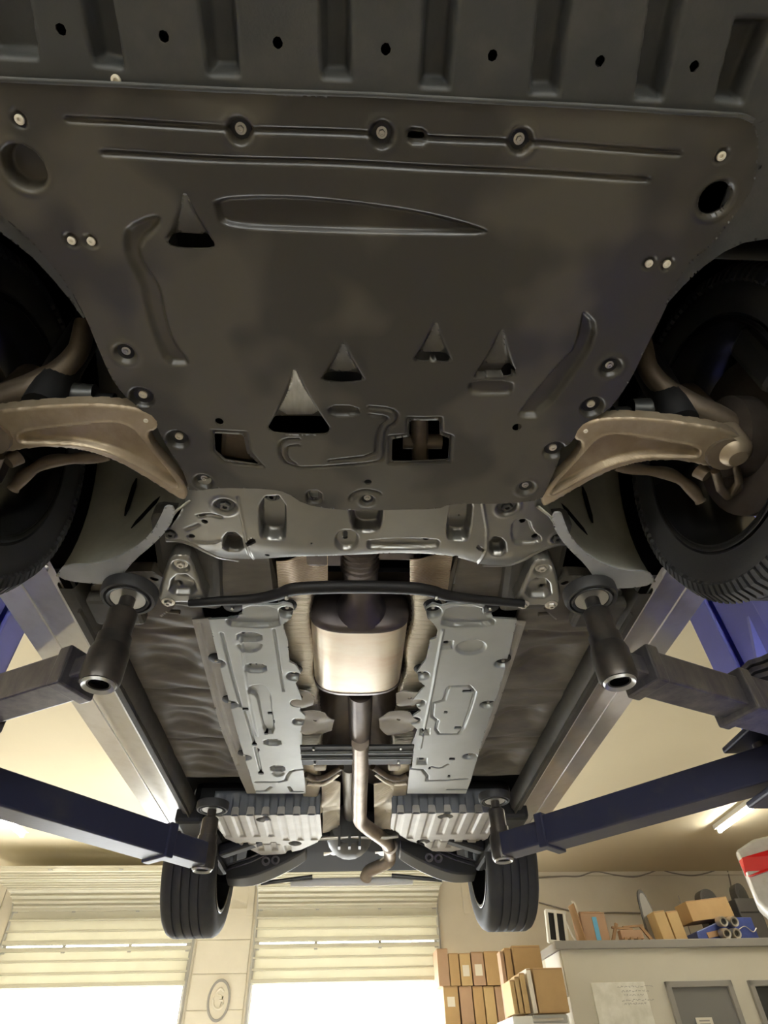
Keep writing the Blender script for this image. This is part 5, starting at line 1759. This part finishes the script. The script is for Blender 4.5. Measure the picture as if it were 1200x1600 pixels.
t = gthing('tool_case', (x0 + x1) / 2, 9.42, ZR, 'dark grey case behind the blue crate, below the loudspeaker', 'case')
MB().box((0, 0, (z1 - ZR) / 2), (x1 - x0, .2, z1 - ZR)).build('body', M['dkitem'], t, bevel=.015)
MB().box((0, -.102, (z1 - ZR) * .7), (x1 - x0 - .02, .006, .012)).build('seam', M['brace'], t)
# thin bent rod
p = gy(1068, 1425, 9.45)
t = gthing('bent_rod', p[0], 9.45, ZR, 'thin dark bent rod sticking up beside the tan cartons', 'rod')
MB().tube(catmull([(.0, 0, 0), (.0, 0, .12), (.0, 0, p[2] - ZR + .20)], 4), .006, 8).build('rod', M['cable'], t, smooth=60)
MB().tube(catmull([(-.30, 0, p[2] - ZR - .05), (-.12, 0, p[2] - ZR - .07), (-.01, 0, p[2] - ZR - .02)], 4), .009, 8).build('handle', M['cable'], t, smooth=60)

# cables along the back wall
for pts, lab, nm in (([(836, 1372), (878, 1369), (905, 1369), (930, 1362), (960, 1367), (990, 1370), (1012, 1365), (1030, 1359), (1050, 1364), (1080, 1368), (1105, 1364), (1128, 1356), (1136, 1360), (1141, 1378), (1144, 1400)], 'grey cable drooping along the top of the wall above the storage', 'wall_cable'),
                     ([(842, 1410), (905, 1426), (960, 1426), (1010, 1427)], 'straight grey conduit low on the wall behind the storage', 'wall_conduit'),
                     ([(0, 1369), (60, 1366), (120, 1370), (200, 1367), (290, 1368)], 'cable along the wall head above the left garage door', 'wall_cable')):
    q = [tuple(gy(u, v, DW - .035)) for u, v in pts]
    o = MB().tube(catmull(q, 5), .012, 8).build(nm, M['cable'], frame=GA, smooth=60)
    tag(o, lab, 'cable')

# ---- cartons stacked by the wall, on a rack
YB = 10.3
zr1 = float(gy(730, 1606, YB)[2]); zr2 = float(gy(730, 1541, YB)[2])
x0, x1 = gy(688, 1600, YB)[0] - .05, gy(800, 1600, YB)[0] + .1
t = gthing('storage_rack', (x0 + x1) / 2, YB + .2, 0, 'steel rack carrying the stacked cardboard cartons by the wall', 'rack')
w = x1 - x0
MB().box((0, 0, zr1 - .02), (w, .5, .035)).build('shelf', M['wood'], t, bevel=.004)
MB().box((0, 0, .6), (w, .5, .03)).build('shelf', M['wood'], t, bevel=.004)
for sx in (-1, 1):
    for sy in (-1, 1):
        MB().box((sx * (w / 2 - .025), sy * .225, (zr1 - .04) / 2), (.04, .04, zr1 - .04)).build('post', M['track'], t)
names = ['first', 'second', 'third', 'fourth', 'fifth']
top = [(682, 699, 1482), (700.5, 715.5, 1489), (717, 734, 1489), (735.5, 754, 1487), (755.5, 779, 1486)]
bot = [(692, 715, 1541), (717, 736.5, 1541), (738, 753.5, 1541), (755, 771, 1541), (772.5, 790, 1541)]
mm = ['card', 'cardpink', 'card', 'card3', 'cardpink']
for k, (u0, u1, vt) in enumerate(bot):
    q = carton(u0, u1, vt, YB, zr1, .36, M[mm[k]], '%s carton from the left in the lower row by the garage door' % names[k], group='lower row of cartons by the door')
    if k == 0: label_on(*q[:2], q[2], q[3], q[4], .36, -.02, .62, .5, .24)
for k, (u0, u1, vt) in enumerate(top):
    q = carton(u0, u1, vt, YB, zr2 + .006, .36, M[mm[(k + 1) % 5]], '%s carton from the left in the upper row by the garage door' % names[k], tilt=0, group='upper row of cartons by the door')
    if k in (2, 3): label_on(*q[:2], q[2], q[3], q[4], .36, .0, .45, .6, .34)
# nearer pile on a steel cabinet
YN = 8.28
zc1 = float(gy(855, 1583, YN)[2])
x0, x1 = gy(800, 1590, YN)[0], gy(888, 1590, YN)[0]
t = gthing('steel_cabinet', (x0 + x1) / 2, YN + .36, 0, 'pale steel cabinet under the nearer pile of cartons', 'cabinet')
MB().box((0, 0, zc1 / 2 - .01), (x1 - x0, .76, zc1 - .02)).build('body', M['white'], t, bevel=.01)
MB().box((.1, -.39, zc1 - .05), (x1 - x0 - .25, .03, .07)).build('door_rail', M['track'], t, bevel=.006)
MB().cyl((-.1, -.42, zc1 - .06), (x1 / 2 - x0 / 2 - .08, -.42, zc1 - .06), .012).build('handle', M['bolt'], t, smooth=50)
for k, (u0, u1, vt, m, lab) in enumerate(((797, 803.5, 1531, 'card3', 'first thin flat carton from the left beside the front carton'), (804.5, 811, 1526, 'card3', 'second thin flat carton from the left beside the front carton'),
                                          (812, 820, 1520, 'card3', 'third thin flat carton from the left beside the front carton'), (823, 830, 1513, 'tape', 'pale flat carton leaning directly beside the front carton'),
                                          (831.5, 878, 1512, 'card', 'large square tan carton at the front of the pile next to the office'))):
    carton(u0, u1, vt, YN, zc1, .38, M[m], lab, tilt=-.03 if k < 4 else 0, group='cartons of the nearer pile', tape=k == 4)
YM = 8.80
for k, (u0, u1, vt, m, lab) in enumerate(((780.5, 786, 1486, 'cardpink', 'thin carton on edge at the left of the tall carton behind the pile'), (787, 797, 1481, 'card', 'narrow tan carton on edge beside the tall carton behind the pile'),
                                          (798.5, 843, 1477, 'card', 'tall tan carton behind the nearer pile, below the rear tyre'))):
    carton(u0, u1, vt, YM, zc1, .16, M[m], lab, group='cartons behind the nearer pile', tape=k == 2)

# ---- tail of a second raised car at the right edge
YC = 5.0
xL = float(gy(1172, 1400, YC)[0]); zL = float(gy(1185, 1490, YC)[2]); zlamp0 = float(gy(1172, 1371, YC)[2]); zlamp1 = float(gy(1171, 1344, YC)[2]); ztop = float(gy(1172, 1330, YC)[2])
RC = -.86
c2 = gthing('car', xL, YC, zL, 'tail corner of a second silver car with a red lamp at the right edge', 'car', None, RC)
W = 1.75
h1, h2, hl0, hl1 = ztop - zL, ztop - zL + .05, zlamp0 - zL, zlamp1 - zL
def sec(y, ins, z0, dz=0.0):
    return [(ins + .16, y, z0), (W - ins - .16, y, z0), (W - ins, y, z0 + .22), (W - ins, y, h1 + dz), (W - ins - .16, y, h2 + dz), (ins + .16, y, h2 + dz), (ins, y, h1 + dz), (ins, y, z0 + .22)]
b = MB(); b.rings([sec(.0, .03, .10), sec(.06, .0, .04), sec(.5, .0, .02), sec(2.6, .0, .02), sec(3.4, .04, .08, -.25)])
b.build('body', M['paint'], c2, smooth=40, bevel=.02)
MB().ext([(.015, .02, hl0), (.07, -.03, hl0 - .01), (.55, -.04, hl0 + .04), (.55, -.04, hl1 + .03), (.07, -.03, hl1), (.01, .02, hl1)], (0, .06, 0)).build('tail_lamp', M['red'], c2, bevel=.012)
MB().box((W / 2, -.02, .22), (W - .25, .06, .12)).build('bumper', M['pinch'], c2, bevel=.02)
MB().box((W / 2, .9, -.01), (W - .5, 1.6, .05)).build('underfloor', M['boltd'], c2, bevel=.01)
